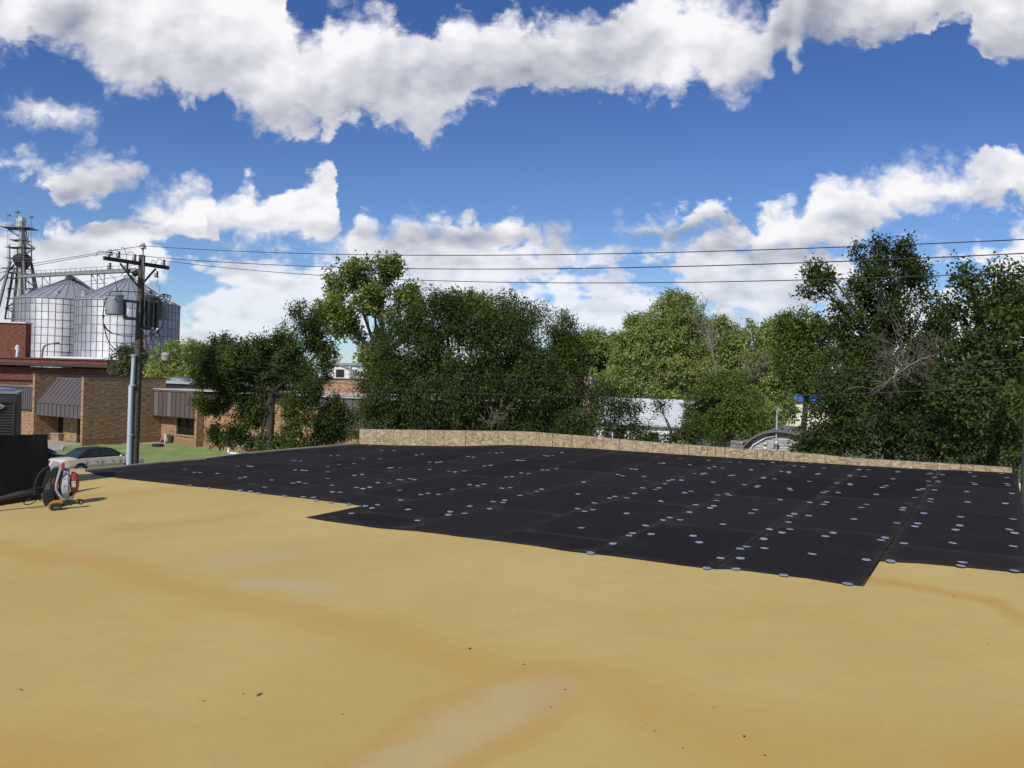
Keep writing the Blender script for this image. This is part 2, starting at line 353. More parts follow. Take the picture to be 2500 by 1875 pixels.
def cells(poly, ex, ey, step, zf, m_=None, x0=None):
    m_ = m_ or MB(); xs = [p.dot(ex) for p in poly]; ys = [p.dot(ey) for p in poly]
    nx, ny = max(1, round((max(xs) - min(xs)) / step)), max(1, round((max(ys) - min(ys)) / step))
    sx, sy = (max(xs) - min(xs)) / nx, (max(ys) - min(ys)) / ny
    key = {}
    def vid(p):
        k = (round(p.x, 4), round(p.y, 4))
        if k not in key: key[k] = len(m_.v); m_.v.append((p.x, p.y, zf(p.x, p.y)))
        return key[k]
    for i in range(nx):
        strip = clip(clip(poly, ex, min(xs) + (i + 1) * sx), -ex, -(min(xs) + i * sx))
        if len(strip) < 3: continue
        for j in range(ny):
            c_ = clip(clip(strip, ey, min(ys) + (j + 1) * sy), -ey, -(min(ys) + j * sy))
            if len(c_) < 3: continue
            ids = []
            for p in c_:
                k = vid(p)
                if not ids or ids[-1] != k: ids.append(k)
            if len(ids) > 2 and ids[0] == ids[-1]: ids.pop()
            if len(set(ids)) > 2: m_.f.append(tuple(ids))
    return m_
def lump(x, y):                                            # sprayed foam is never flat
    return .006 * math.sin(x * 1.7 + y * .6) * math.sin(y * 1.3 - x * .4) + .004 * math.sin(x * 3.9 - y * 2.2 + 1) * math.sin(y * 4.3 + x * 1.1)
# foam material: mottled yellow with rusty water stains and washed grey patches where water stood
fm = bpy.data.materials.new('sprayed_foam'); fm.use_nodes = True; g = N(fm.node_tree); b = g.n['Principled BSDF']
geo = g.new('ShaderNodeTexCoord'); oc = geo.outputs['Object']
wrp = g.new('ShaderNodeTexNoise'); g.put(wrp.inputs['Vector'], oc); wrp.inputs['Scale'].default_value = .9; wrp.inputs['Detail'].default_value = 5
pw = g.vm('ADD', oc, g.vm('MULTIPLY', g.vm('SUBTRACT', wrp.outputs['Color'], (.5, .5, .5)), (.75, .75, 0)))
def seg_d(pts):                                            # distance to a polyline on the roof
    res = None
    for (u1, v1), (u2, v2) in zip(pts, pts[1:]):
        A_, B_ = Gp(u1, v1), Gp(u2, v2); A_ = Vector((A_.x, A_.y - 8, 0)); B_ = Vector((B_.x, B_.y - 8, 0)); D_ = B_ - A_
        pa = g.vm('MULTIPLY', g.vm('SUBTRACT', pw, A_), (1, 1, 0))
        t = g.m('DIVIDE', g.vm('DOT_PRODUCT', pa, D_), D_.length_squared, clamp=True)
        sc = g.new('ShaderNodeVectorMath', operation='SCALE'); sc.inputs[0].default_value = D_; g.put(sc.inputs['Scale'], t)
        d = g.vm('LENGTH', g.vm('SUBTRACT', pa, sc.outputs[0]))
        res = d if res is None else g.m('MINIMUM', res, d)
    return res
stains = [([(-40, 1330), (300, 1385), (560, 1460), (800, 1510), (1060, 1560), (1240, 1640)], .16, .5),
          ([(1240, 1640), (1480, 1670), (1640, 1760), (1850, 1815), (2180, 1850)], .22, .4),
          ([(1290, 1655), (1340, 1700), (1250, 1790), (1120, 1890)], .08, .55),
          ([(1240, 1650), (1060, 1740), (930, 1820), (820, 1890)], .08, .55),
          ([(2125, 1420), (2300, 1440), (2430, 1460), (2540, 1530)], .10, .65),
          ([(300, 1290), (450, 1275), (600, 1250)], .22, .4), ([(-40, 1860), (60, 1900)], .35, .55), ([(2420, 1870), (2560, 1840)], .2, .6), ([(200, 1215), (420, 1195)], .35, .35)]
st = None
for pts, wd, am in stains:
    q = g.m('MULTIPLY', g.mr(seg_d(pts), wd * .15, wd * 2.3, 1, 0, True), am); st = q if st is None else g.m('MAXIMUM', st, q)
gy = None
for pts, wd, am in [([(1000, 1850), (1130, 1770), (1290, 1690)], .17, .42), ([(610, 1420), (700, 1425), (780, 1435)], .16, .6), ([(-40, 1250), (140, 1238)], .5, .4), ([(560, 1365), (680, 1350)], .3, .35)]:
    q = g.m('MULTIPLY', g.mr(seg_d(pts), wd * .4, wd * 1.7, 1, 0, True), am); gy = q if gy is None else g.m('MAXIMUM', gy, q)
flat = g.vm('MULTIPLY', oc, (1, 1, 0))
n1 = g.noise(flat, .35, 6, .55); n2 = g.noise(g.vm('MULTIPLY', flat, (1, 2.2, 0)), 2.6, 7, .65); n3 = g.noise(flat, 55, 3, .6)
base = g.mix(g.mr(n1, .35, .65), rgb(.485, .352, .110), rgb(.55, .42, .148))
base = g.mix(g.mr(n2, .45, .75, 0, .55), base, rgb(.45, .34, .13))
base = g.mix(g.mr(g.noise(flat, 1.1, 6, .7), .55, .75, 0, .5), base, rgb(.49, .29, .085))
base = g.mix(st, base, rgb(.47, .27, .06))
base = g.mix(g.m('MULTIPLY', gy, g.mr(n2, .2, .5, .55, 1)), base, rgb(.50, .415, .23))
base = g.mix(g.mr(n3, .3, .7, 0, .2), base, rgb(.38, .27, .10))
base = g.mix(g.mr(g.noise(flat, 190, 1, .5), .68, .74, 0, .75), base, rgb(.2, .14, .06))
base = g.mix(g.mr(g.noise(flat, 62, 2, .6), .70, .76, 0, .5), base, rgb(.26, .19, .08))
base = g.mix(g.mr(g.noise(g.vm('MULTIPLY', flat, (1, 3.5, 0)), 14, 6, .8), .60, .72, 0, .4), base, rgb(.36, .27, .11))
g.put(b.inputs['Base Color'], base); b.inputs['Roughness'].default_value = .82; b.inputs['Specular IOR Level'].default_value = .3
bn = g.new('ShaderNodeBump'); bn.inputs['Strength'].default_value = .35; bn.inputs['Distance'].default_value = .012
g.put(bn.inputs['Height'], g.m('ADD', g.noise(flat, 7, 5, .6), g.m('MULTIPLY', g.noise(flat, 90, 3, .6), .25))); g.put(b.inputs['Normal'], bn.outputs[0])
deck = cells(outline, Vector((1, 0)), Vector((0, 1)), .42, lambda x, y: roof_z(x, y) + lump(x, y)).obj('foam_roof', fm, bld, smooth=True)
WM_b = WM[bld.name]
# outside walls, stopping under the roof sheet
wl = MB(); n = len(outline)
for i in range(n):
    p, q = outline[i], outline[(i + 1) % n]
    k = max(1, int((q - p).length / 1.0))
    for j in range(k):
        a_, b_ = p + (q - p) * (j / k), p + (q - p) * ((j + 1) / k)
        wl.add([(a_.x, a_.y, 0), (b_.x, b_.y, 0), (b_.x, b_.y, roof_z(b_.x, b_.y) - .01), (a_.x, a_.y, roof_z(a_.x, a_.y) - .01)], [(0, 1, 2, 3)])
wl.obj('wall', mat('stucco', (.5, .45, .38), .9), bld)
# metal edge trim on the left edge, and the bare deck strip outside it
tr = MB()
pts = [outline[i] for i in range(len(leftc))]
def off(p, i):
    a_ = pts[max(0, i - 1)]; b_ = pts[min(len(pts) - 1, i + 1)]; d = (b_ - a_).normalized(); return Vector((-d.y, d.x))
for i in range(2, len(pts) - 1):
    a_, b_ = pts[i], pts[i + 1]; k = 8
    for j in range(k):
        p = a_ + (b_ - a_) * (j / k); q = a_ + (b_ - a_) * ((j + 1) / k); nn = off(p, i)
        c0 = [p - nn * .05, p + nn * .08, q + nn * .08, q - nn * .05]
        zz = [roof_z(c.x, c.y) for c in c0]
        tr.add([(c.x, c.y, z + .045) for c, z in zip(c0, zz)] + [(c.x, c.y, z - .1) for c, z in zip(c0, zz)], [(0, 1, 2, 3)[::-1], (0, 3, 7, 4), (1, 0, 4, 5)[::-1][::-1], (2, 1, 5, 6)])
tr.obj('edge_trim', mat('weathered_trim', (.36, .31, .25), .8, c2=(.22, .17, .13), vs=3), bld)
# parapet: backing kerb and oriented-strand boards screwed to it
om = bpy.data.materials.new('strand_board'); om.use_nodes = True; g = N(om.node_tree); b = g.n['Principled BSDF']
oc = g.new('ShaderNodeTexCoord').outputs['Object']
info = g.new('ShaderNodeObjectInfo').outputs['Random']
lin = g.vm('DOT_PRODUCT', oc, (pd.x, pd.y, 0)); _, _, oz = g.sep(oc)
q = g.comb(g.m('ADD', lin, g.m('MULTIPLY', info, 37)), oz, 0)
q2 = g.vm('ADD', q, g.vm('MULTIPLY', g.vm('SUBTRACT', g.noise(q, 5, 3, .6, out=1), (.5, .5, .5)), (.22, .22, 0)))
cols = []
for ang, sc_ in ((.5, 1.0), (-.75, 1.3), (.1, .85)):
    rt = g.new('ShaderNodeMapping'); g.put(rt.inputs[0], q2); rt.inputs['Rotation'].default_value = (0, 0, ang); rt.inputs['Scale'].default_value = (14 * sc_, 36 * sc_, 1)
    vr = g.new('ShaderNodeTexVoronoi'); g.put(vr.inputs['Vector'], rt.outputs[0]); vr.inputs['Scale'].default_value = 1; vr.inputs['Randomness'].default_value = 1
    cols.append(g.sep(vr.outputs['Color'])[0])
f_ = g.m('ADD', g.m('MULTIPLY', cols[0], .5), g.m('MULTIPLY', g.m('MULTIPLY', cols[1], cols[2]), .8))
oscol = g.mix(g.mr(f_, .1, .95), rgb(.20, .145, .08), rgb(.54, .43, .265))
oscol = g.mix(g.mr(info, 0, 1, 0, .25), oscol, rgb(.32, .26, .18))
g.put(b.inputs['Base Color'], oscol); b.inputs['Roughness'].default_value = .85
bpar = MB()
K = 60
def ppt(s, d, z): p = PL.to_2d() + pd * s + pn * d; return Vector((p.x, p.y, z))
zt = lambda s: interp(PTOP, s); zb_ = lambda s: interp(PBOT, s)
for j in range(K):
    s0, s1 = PLEN * j / K, PLEN * (j + 1) / K
    bpar.add([ppt(s0, .02, zb_(s0) - .2), ppt(s1, .02, zb_(s1) - .2), ppt(s1, .17, zb_(s1) - .2), ppt(s0, .17, zb_(s0) - .2),
              ppt(s0, .02, zt(s0) - .004), ppt(s1, .02, zt(s1) - .004), ppt(s1, .17, zt(s1) - .004), ppt(s0, .17, zt(s0) - .004)],
             [(4, 5, 6, 7), (0, 1, 5, 4), (2, 3, 7, 6)] + ([(3, 0, 4, 7)] if j == 0 else []) + ([(1, 2, 6, 5)] if j == K - 1 else []))
par = bpar.obj('parapet', mat('sheathing', (.16, .12, .08), .9), bld)
joints = [877, 919, 961, 1003, 1044, 1085, 1137, 1177, 1217, 1258, 1309, 1350, 1376, 1396, 1432, 1472, 1512, 1553, 1594, 1636, 1681, 1727, 1747, 1771, 1817, 1850, 1864, 1888, 1913, 1964, 2015, 2066, 2120, 2175, 2202, 2230, 2290, 2346, 2377, 2408, 2471]
js = [on_parapet(u, 1100 if u > 1400 else 1070)[0] for u in joints]; js[0] = 0; js[-1] = PLEN
random.seed(5)
for i in range(len(js) - 1):
    s0, s1 = js[i] + .005, js[i + 1] - .005; m_ = MB(); k = 3; out = -.006 - .006 * random.random()
    for j in range(k):
        a_, b_ = s0 + (s1 - s0) * j / k, s0 + (s1 - s0) * (j + 1) / k
        m_.add([ppt(a_, out, zb_(a_) - .03), ppt(b_, out, zb_(b_) - .03), ppt(b_, out + .019, zb_(b_) - .03), ppt(a_, out + .019, zb_(a_) - .03),
                ppt(a_, out, zt(a_)), ppt(b_, out, zt(b_)), ppt(b_, out + .019, zt(b_)), ppt(a_, out + .019, zt(a_))],
               [(4, 5, 6, 7), (0, 1, 5, 4), (2, 3, 7, 6)] + ([(3, 0, 4, 7)] if j == 0 else []) + ([(1, 2, 6, 5)] if j == k - 1 else []))
    m_.obj('strand_board_panel', om, par)

# ---- black cover boards laid over the foam, one object for each board
FR = [(212, 1150.5), (244, 1162), (320, 1171.5), (380, 1177), (500, 1191), (589, 1199), (698, 1211.6), (798, 1224), (892, 1236.5), (748, 1266), (813, 1275), (927, 1290), (1016.6, 1297), (1106, 1310), (1195.6, 1320), (1295, 1332.5), (1394.5, 1347), (1500, 1359), (1723, 1389), (1743, 1391), (1788, 1392), (1972, 1414), (2046, 1426.6), (2108.6, 1433), (2148, 1370), (2245, 1374.4), (2500, 1399)]
fr = [G(*p).to_2d() for p in FR]
rEnd = G(2500, 1399).to_2d(); tdir = (rEnd - G(2245, 1374.4).to_2d()).normalized()
den = tdir.x * dirR.y - tdir.y * dirR.x; qv = PRc - rEnd; tt = (qv.x * dirR.y - qv.y * dirR.x) / den
fr.append(rEnd + tdir * (tt + .01))
area = fr + [PRc + dirR * .02 + eA * .02, PL.to_2d() - pn * .01 + eA * .04] + [p + off(p, 4) * .07 for p in leftc[1:6]]
bm_ = bpy.data.materials.new('black_board'); bm_.use_nodes = True; g = N(bm_.node_tree); b = g.n['Principled BSDF']
tc_ = g.new('ShaderNodeTexCoord').outputs['Object']; info = g.new('ShaderNodeObjectInfo').outputs['Random']
off_ = g.comb(g.m('MULTIPLY', info, 31), g.m('MULTIPLY', info, 17), 0); tq = g.vm('ADD', tc_, off_)
c_ = g.mix(info, rgb(.0110, .0095, .0092), rgb(.0195, .0168, .0160))
edg = g.m('POWER', g.new('ShaderNodeAttribute', attribute_name='edge').outputs['Fac'], 4.0)
c_ = g.mix(g.m('MULTIPLY', edg, g.mr(g.noise(tq, 3.1, 6, .75), .38, .62, .03, .75)), c_, rgb(.060, .050, .040))
c_ = g.mix(g.mr(g.noise(tq, 1.2, 6, .65), .45, .75, 0, .6), c_, rgb(.028, .0235, .021))
c_ = g.mix(g.mr(g.noise(tq, 260, 2, .5), .70, .76, 0, .8), c_, rgb(.16, .14, .12))
c_ = g.mix(g.mr(g.noise(g.vm('MULTIPLY', tq, (1, 1, 0)), 9, 7, .75), .66, .74, 0, .35), c_, rgb(.10, .085, .07))
g.put(b.inputs['Base Color'], c_); b.inputs['Roughness'].default_value = .8; b.inputs['Specular IOR Level'].default_value = .10
bn = g.new('ShaderNodeBump'); bn.inputs['Strength'].default_value = .25; bn.inputs['Distance'].default_value = .004; g.put(bn.inputs['Height'], g.noise(tq, 60, 4, .6)); g.put(b.inputs['Normal'], bn.outputs[0])
a0 = G(2148, 1368).to_2d().dot(eA); W_, H_ = 1.22, 2.44
# column offsets of the end joints, read off the visible cross seams
joint_b = {0: G(2150, 1238).to_2d().dot(eB), -1: G(2120, 1237).to_2d().dot(eB) + .5, 1: G(2350, 1200).to_2d().dot(eB)}
random.seed(11); bi = 0
amin = min(p.dot(eA) for p in area); amax = max(p.dot(eA) for p in area); bmin = min(p.dot(eB) for p in area); bmax = max(p.dot(eB) for p in area)
ka, kb2 = int(math.floor((amin - a0) / W_)), int(math.ceil((amax - a0) / W_))
for k in range(ka, kb2):
    lo_a, hi_a = a0 + k * W_ + .002 + .0025 * random.random(), a0 + (k + 1) * W_ - .002 - .0025 * random.random()
    jb = joint_b.get(k, joint_b[0] + (.5 * H_ if k % 2 else 0) + .1 * math.sin(k * 3.3))
    strip = clip(clip(area, eA, hi_a), -eA, -lo_a)
    j0 = int(math.floor((bmin - jb) / H_))
    for j in range(j0, int(math.ceil((bmax - jb) / H_))):
        pc = clip(clip(strip, eB, jb + (j + 1) * H_ - .003), -eB, -(jb + j * H_ + .003))
        pc = [p for i, p in enumerate(pc) if (p - pc[i - 1]).length > 1e-4]
        if len(pc) < 3: continue
        ar = abs(sum(pc[i].x * pc[(i + 1) % len(pc)].y - pc[(i + 1) % len(pc)].x * pc[i].y for i in range(len(pc)))) / 2
        if ar < .02: continue
        lift = .014 + .003 * random.random(); tx, ty = random.uniform(-.0015, .0015), random.uniform(-.0015, .0015)
        cx, cy = sum(p.x for p in pc) / len(pc), sum(p.y for p in pc) / len(pc)
        zf = lambda x, y: roof_z(x, y) + lift + tx * (x - cx) + ty * (y - cy)
        m_ = cells(pc, eA, eB, .2, zf); ne = len(m_.v)
        def edist(x, y):
            p = Vector((x, y)); best = 9
            for i_ in range(len(pc)):
                a_, b_ = pc[i_ - 1], pc[i_]; d_ = b_ - a_; t_ = max(0, min(1, (p - a_).dot(d_) / max(d_.length_squared, 1e-9))); best = min(best, (p - a_ - d_ * t_).length)
            return best
        ev = [1 - min(1, edist(v_[0], v_[1]) / .2) for v_ in m_.v]
        for i, p in enumerate(pc):
            q = pc[(i + 1) % len(pc)]; kk = max(1, int((q - p).length / .3))
            for t in range(kk):
                a_, b_ = p + (q - p) * (t / kk), p + (q - p) * ((t + 1) / kk)
                m_.add([(a_.x, a_.y, roof_z(a_.x, a_.y) - .02), (b_.x, b_.y, roof_z(b_.x, b_.y) - .02), (b_.x, b_.y, zf(b_.x, b_.y)), (a_.x, a_.y, zf(a_.x, a_.y))], [(0, 1, 2, 3)])
        o = m_.obj('cover_board', bm_); at_ = o.data.attributes.new('edge', 'FLOAT', 'POINT'); at_.data.foreach_set('value', (ev + [0.6] * len(o.data.vertices))[:len(o.data.vertices)]); rebase(o, (cx, cy, roof_z(cx, cy)))
        u_, v_ = cx / cy, 0
        full = ar > 2.7
        tag(o, 'black cover board laid tight among others over the yellow foam roof' if full else 'cut black cover board at the edge of the laid area on the roof', 'roof board', 'black cover boards laid over the roof')
        bi += 1
print('boards', bi)

# ---- round galvanised plates under the fastening screws
PX = """526,80 663,88 572,110 443,102 425,103 770,96 818,97 928,106 978,98 1085,115 1128,119 1163,103 1230,125 1402,133 1450,134 872,134 693,119 667,126 733,125 285,130 308,132 647,152 632,155 595,153 785,161 768,163 218,157 242,164 346,167 1020,142 1057,144 1058,149 1207,153 1197,156 938,171 930,175 988,179 1358,161 1357,166 1429,167 1595,142 1590,146 1568,179 1773,137 1758,151 1744,155 1812,158 1833,130 1772,172 1947,147 1970,166 2103,153 2128,172 1745,190 1790,190 1792,195 1747,211 1960,197 1972,205 2128,203 2135,211 51,195 487,183 467,188 530,185 686,195 450,203 1158,191 1293,199 1358,203 1359,208 1535,213 1517,221 840,207 908,213 898,219 340,223 420,223 401,231 1061,226 1066,234 1243,240 1226,246 1300,246 1694,233 1717,228 1773,233 1932,241 2152,250 577,240 546,247 299,250 1487,255 753,251 766,258 710,258 22,253 204,265 178,273 261,272 1676,271 1755,277 1750,291 1934,292 2120,299 1015,281 703,285 430,288 102,297 1160,294 1243,293 1227,304 1439,304 1413,319 600,306 690,311 671,321 1621,320 1614,331 20,325 95,330 55,338 892,330 873,347 570,342 262,348 1720,347 1085,350 1062,360 1155,359 1377,376 474,369 442,381 524,380 1900,365 2158,376 734,401 1056,391 1588,395 1690,397 1677,412 1897,407 355,408 1876,428 2140,427 2167,444 39,419 963,426 1063,426 1024,442 1275,443 1237,460 291,445 274,457 382,450 588,458 934,473 618,490 1530,467 1510,479 1862,493 1622,495 2160,509 194,496 850,511 818,521 938,519 1172,547 84,541 722,567 820,568 1438,575 1557,581 1911,588 1902,605 2166,629 655,616 799,620 1033,651 1346,693"""
PY = """1012,76 1070,100 855,124 822,126 645,150 630,150 1130,100 672,152 860,168 805,178 933,165 1060,140 1240,122 1270,118 980,140 1495,130 1520,133 415,176 430,178 362,177 105,192 150,207 178,208 375,235 400,230 263,213 645,196 680,197 700,198 530,245 805,205 805,237 1105,186 1120,184 1160,185 1305,157 1340,158 1360,156 1600,112 1635,113 1660,110 1735,148 1748,148 1765,149 1870,125 1885,127 1910,125 1955,110 1305,193 936,222 975,218 1153,243 1166,244 1210,238 1231,243 1108,260 1050,258 695,262 635,260 663,255 495,280 127,270 219,284 375,295 425,300 462,309 946,282 978,287 1011,280 825,270 828,303 866,305 1158,295 685,327 735,330 745,343 820,354 905,363 590,323 990,372 1051,366 1022,382 1163,343 1262,316 1297,310 1348,315 1400,202 1430,205 1475,200 1575,176 1605,173 1502,268 1541,273 1572,265 1418,290 1660,285 1700,282 1680,230 1710,228 1790,213 1755,210 1860,195 1885,197 1930,190 1748,320 1830,300 1855,290 1617,351 1674,344 1665,355 1502,373 1599,386 1199,389 921,408 1406,400 1397,415 1477,408 1245,443 779,437 798,450 1037,477 1127,479 1611,431 1430,524 1550,530 1628,538 1690,547 1677,485 1745,502 1795,508 1773,456 1855,453 1847,466 1850,370 1948,423"""
spots = [(1400 + float(a) / 2.011, 1080 + float(c) / 2.011) for a, c in (p.split(',') for p in PX.split())] + \
        [(400 + float(a) / 2.011, 1050 + float(c) / 2.011) for a, c in (p.split(',') for p in PY.split())]
zinc = mat('galvanised_plate', (.50, .55, .65), .5, .6, var=.06, vs=60)
scw = mat('screw_steel', (.15, .15, .17), .5, .8)
pl = MB().lathe([(.009, .0012), (.012, .0012), (.0135, .0024), (.022, .0024), (.023, .0016), (.026, .0016), (.027, .0024), (.0375, .0020), (.0395, .0)], n=24)
plate0 = None; random.seed(8)
for (u, v) in spots[:298]:
    c = G(u, v, .0185)
    nrm = Vector((-.041, -.0088, 1)).normalized()
    if plate0 is None:
        nf = len(pl.f); pl.lathe([(.0090, .0010), (.0088, .0020), (.004, .0026)], n=10)
        plate0 = pl.obj('fastener_plate', zinc, smooth=True); plate0.data.materials.append(scw)
        for i_, p_ in enumerate(plate0.data.polygons):
            if i_ >= nf: p_.material_index = 1
        o = plate0
        tag(o, 'small round galvanised plate with a screw through it on the black boards', 'fastener plate', 'round plates screwed over the black boards')
    else:
        o = plate0.copy(); col.objects.link(o)
    o.location = c + Vector((0, 0, -.001)); s_ = random.uniform(.97, 1.05)
    o.scale = (s_, s_, s_)
    o.rotation_euler = (-.0088 + random.uniform(-.03, .03), -.041 + random.uniform(-.03, .03), random.random() * 6)
# ---- crumbs, leaves and chips on the foam
deb = [(1147, 1586, 'pebble', .011), (1280, 1622, 'pebble', .008), (633, 1698, 'leaf', .03), (593, 1696, 'leaf', .012), (497, 1713, 'leaf', .018), (52, 1684, 'leaf', .022), (836, 1742, 'leaf', .008), (1817, 1802, 'pebble', .008), (1600, 1785, 'pebble', .006), (1564, 1777, 'pebble', .005), (1867, 1848, 'pebble', .006), (1668, 1828, 'pebble', .005), (2327, 1454, 'leaf', .016), (2412, 1571, 'leaf', .01), (1379, 1684, 'pebble', .006), (1345, 1727, 'pebble', .005), (1742, 1730, 'pebble', .005), (2165, 1763, 'chip', .007), (1255, 1487, 'chip', .016), (1245, 1591, 'chip', .012), (1476, 1562, 'chip', .006), (757, 1688, 'chip', .01), (1128, 1486, 'leaf', .008), (925, 1489, 'pebble', .005), (330, 1468, 'pebble', .006), (772, 1490, 'pebble', .006)]
wherel = {'leaf': ('dry dark leaf scrap lying on the yellow foam', 'leaf'), 'pebble': ('tiny dark crumb lying on the yellow foam', 'crumb'), 'chip': ('tiny white foam chip lying on the yellow foam', 'foam chip')}
random.seed(21)
for u, v, kd, r_ in deb:
    r_ *= .8; c = G(u, v); c.z = roof_z(c.x, c.y) + lump(c.x, c.y); m_ = MB()
    if kd == 'leaf':
        a_ = random.random() * 6; d = Vector((math.cos(a_), math.sin(a_), 0)); e = Vector((-d.y, d.x, 0))
        ps = [c - d * r_, c - e * r_ * .3 + Vector((0, 0, .004)), c + d * r_ + Vector((0, 0, .006)), c + e * r_ * .35 + Vector((0, 0, .007))]
        m_.add(ps + [p + Vector((0, 0, -.0015)) for p in ps], [(0, 1, 2, 3), (7, 6, 5, 4), (0, 4, 5, 1), (1, 5, 6, 2), (2, 6, 7, 3), (3, 7, 4, 0)])
    else:
        if kd == 'chip': r_ *= .6
        m_.ball(c + Vector((0, 0, r_ * .4)), r_, 7, (1.2, .8, .6))
    o = m_.obj({'leaf': 'leaf_scrap', 'pebble': 'crumb', 'chip': 'foam_chip'}[kd], mat(*{'leaf': ('dead_leaf', (.09, .07, .045)), 'pebble': ('dark_crumb', (.05, .045, .03)), 'chip': ('white_chip', (.55, .50, .36))}[kd]))
    rebase(o, c); tag(o, wherel[kd][0], wherel[kd][1], {'leaf': 'leaf scraps on the foam roof', 'pebble': 'crumbs on the foam roof', 'chip': 'white chips on the foam roof'}[kd])

# ------------------------------------------------------------------ brick office across the lawn
S = 1.069
tan_b = brickmat('tan_brick', (.44, .285, .16), (.31, .185, .105), (.25, .20, .15), .42, .115)
red_b = brickmat('brown_brick', (.20, .075, .048), (.165, .06, .04), (.17, .08, .055), .4, .12, .15)
sold = mat('soldier_course', (.33, .185, .12), .9, c2=(.24, .12, .075), vs=7, bump=.6, bs=14)
panel = mat('brown_metal_panel', (.135, .112, .108), .45, .2, var=.06, vs=.8)
panel2 = mat('pale_metal_panel', (.20, .175, .165), .45, .2, var=.06, vs=.8)
trimm = mat('dark_metal_trim', (.07, .06, .058), .5, .2)
glass = mat('dark_glass', (.012, .013, .014), .06, 0, var=.02, spec=.9)
frame = mat('bronze_frame', (.05, .042, .035), .5, .3)
sillm = mat('stone_sill', (.36, .28, .22), .85)
office = thing('brick_office', 'one storey tan brick office with brown metal awnings beyond the lawn', 'building', O_B, GR)
def ob(m_, name, mt, parent=None, **k): return m_.obj(name, mt, parent or office, local=True, **k)
def bx(a0_, a1_, b0_, b1_, z0, z1): return MB().box(a0_ * S, a1_ * S, b0_ * S, b1_ * S, z0 * S, z1 * S)
ob(bx(-.32, 0, 0, 6.9, .55, 5.42), 'wall', tan_b)                 # fin walls
ob(bx(-.31, -.01, .01, 6.9, .0, .55), 'wall', sold)
ob(bx(-.325, .005, 3.05, 3.1, 3.15, 3.16), 'wall', sold).hide_render = False
ob(bx(-.36, .04, -.04, 6.94, 5.42, 5.5), 'coping', trimm)
ob(bx(-7.82, -7.5, 0, 6.9, .0, 5.55), 'wall', tan_b)
ob(bx(-7.86, -7.46, -.04, 6.94, 5.55, 5.63), 'coping', trimm)
# recessed front with its two openings
rb = MB()
for a0_, a1_, z0, z1 in ((-7.5, -6.33, 0, .6), (-7.5, -6.33, 2.05, 5.2), (-6.33, -4.2, 0, 5.2), (-4.2, -3.2, 2.2, 5.2), (-3.2, -.32, 0, 5.2)):
    rb.box(a0_ * S, a1_ * S, 1.78 * S, 2.2 * S, z0 * S, z1 * S)
ob(rb, 'wall', tan_b)
ob(bx(-7.48, -6.2, 1.35, 1.775, 0, .52), 'planter_wall', tan_b)
ob(bx(-7.49, -6.15, 1.3, 1.775, .525, .61), 'sill', sillm)
w1 = ob(bx(-7.5, -6.33, 2.0, 2.04, .6, 2.05), 'window', glass); ob(bx(-6.95, -6.89, 1.95, 1.995, .6, 2.05), 'frame', frame, w1)
d1 = ob(bx(-4.2, -3.2, 2.0, 2.06, 0, 2.2), 'door', glass); ob(bx(-4.2, -4.12, 1.95, 1.995, 0, 2.2), 'frame', frame, d1)
# standing-seam awning between the fins
aw = MB(); p_ = [(.15, 2.15), (.15, 3.15), (1.75, 5.2), (1.9, 5.2), (1.9, 5.0), (.35, 3.05), (.35, 2.15)]
aw.add([(-7.48 * S, b_ * S, z * S) for b_, z in p_] + [(-.34 * S, b_ * S, z * S) for b_, z in p_],
       [tuple(range(7)), tuple(range(7, 14))[::-1]] + [(i, i + 7, (i + 1) % 7 + 7, (i + 1) % 7) for i in range(7)])
aw = ob(aw, 'awning', panel)
sm = MB()
for i in range(12):
    a_ = (-7.45 + 7.08 * i / 11) * S
    sm.beam((a_, .13 * S, 2.17 * S), (a_, .13 * S, 3.16 * S), .035, .03, (0, 1, 0)); sm.beam((a_, .14 * S, 3.16 * S), (a_, 1.74 * S, 5.22 * S), .035, .03)
sm.box(-7.5 * S, -.33 * S, .11 * S, .15 * S, 3.13 * S, 3.17 * S)
ob(sm, 'seam', trimm, aw)
rg = MB().beam((-7.5 * S, 1.78 * S, 5.24 * S), (-.33 * S, 1.78 * S, 5.24 * S), .14, .1).beam((-7.5 * S, .12 * S, 3.17 * S), (-7.5 * S, 1.76 * S, 5.24 * S), .07, .09)
ob(rg, 'ridge_cap', panel2, aw)
# left wing
ob(bx(-24, -7.82, 2.6, 10, .0, 4.2), 'wall', tan_b)
def fascia(a0_, a1_, b0_, b1_, z0, z1, mt, n_, two=False):
    f = ob(bx(a0_, a1_, b0_, b1_, z0, z1), 'fascia', mt)
    m2 = MB()
    for i in range(n_ + 1):
        a_ = (a0_ + (a1_ - a0_) * i / n_) * S
        m2.box(a_ - .02, a_ + .02, b0_ * S - .035, b0_ * S - .002, z0 * S, z1 * S)
        if two and i in (0, 3): ob(MB().box(a_ + .03, a_ + (a1_ - a0_) * S / n_ - .03, b0_ * S - .012, b0_ * S - .002, z0 * S + .01, z1 * S - .01), 'pale_panel', panel2, f)
    ob(m2, 'seam', trimm, f)
    ob(bx(a0_ - .08, a1_ + .08, b0_ - .08, b1_ + .02, z1, z1 + .14), 'coping', panel2, f)
    return f
fascia(-24, -7.84, 2.3, 2.6, 2.35, 4.3, panel, 40)
w2 = ob(bx(-9.6, -8.3, 2.52, 2.595, .95, 2.3), 'window', glass); ob(bx(-9.7, -8.2, 2.3, 2.6, .82, .95), 'sill', sillm, w2)
ob(bx(-9.66, -9.6, 2.48, 2.6, .95, 2.3), 'frame', mat('pale_jamb', (.45, .4, .35), .8), w2)
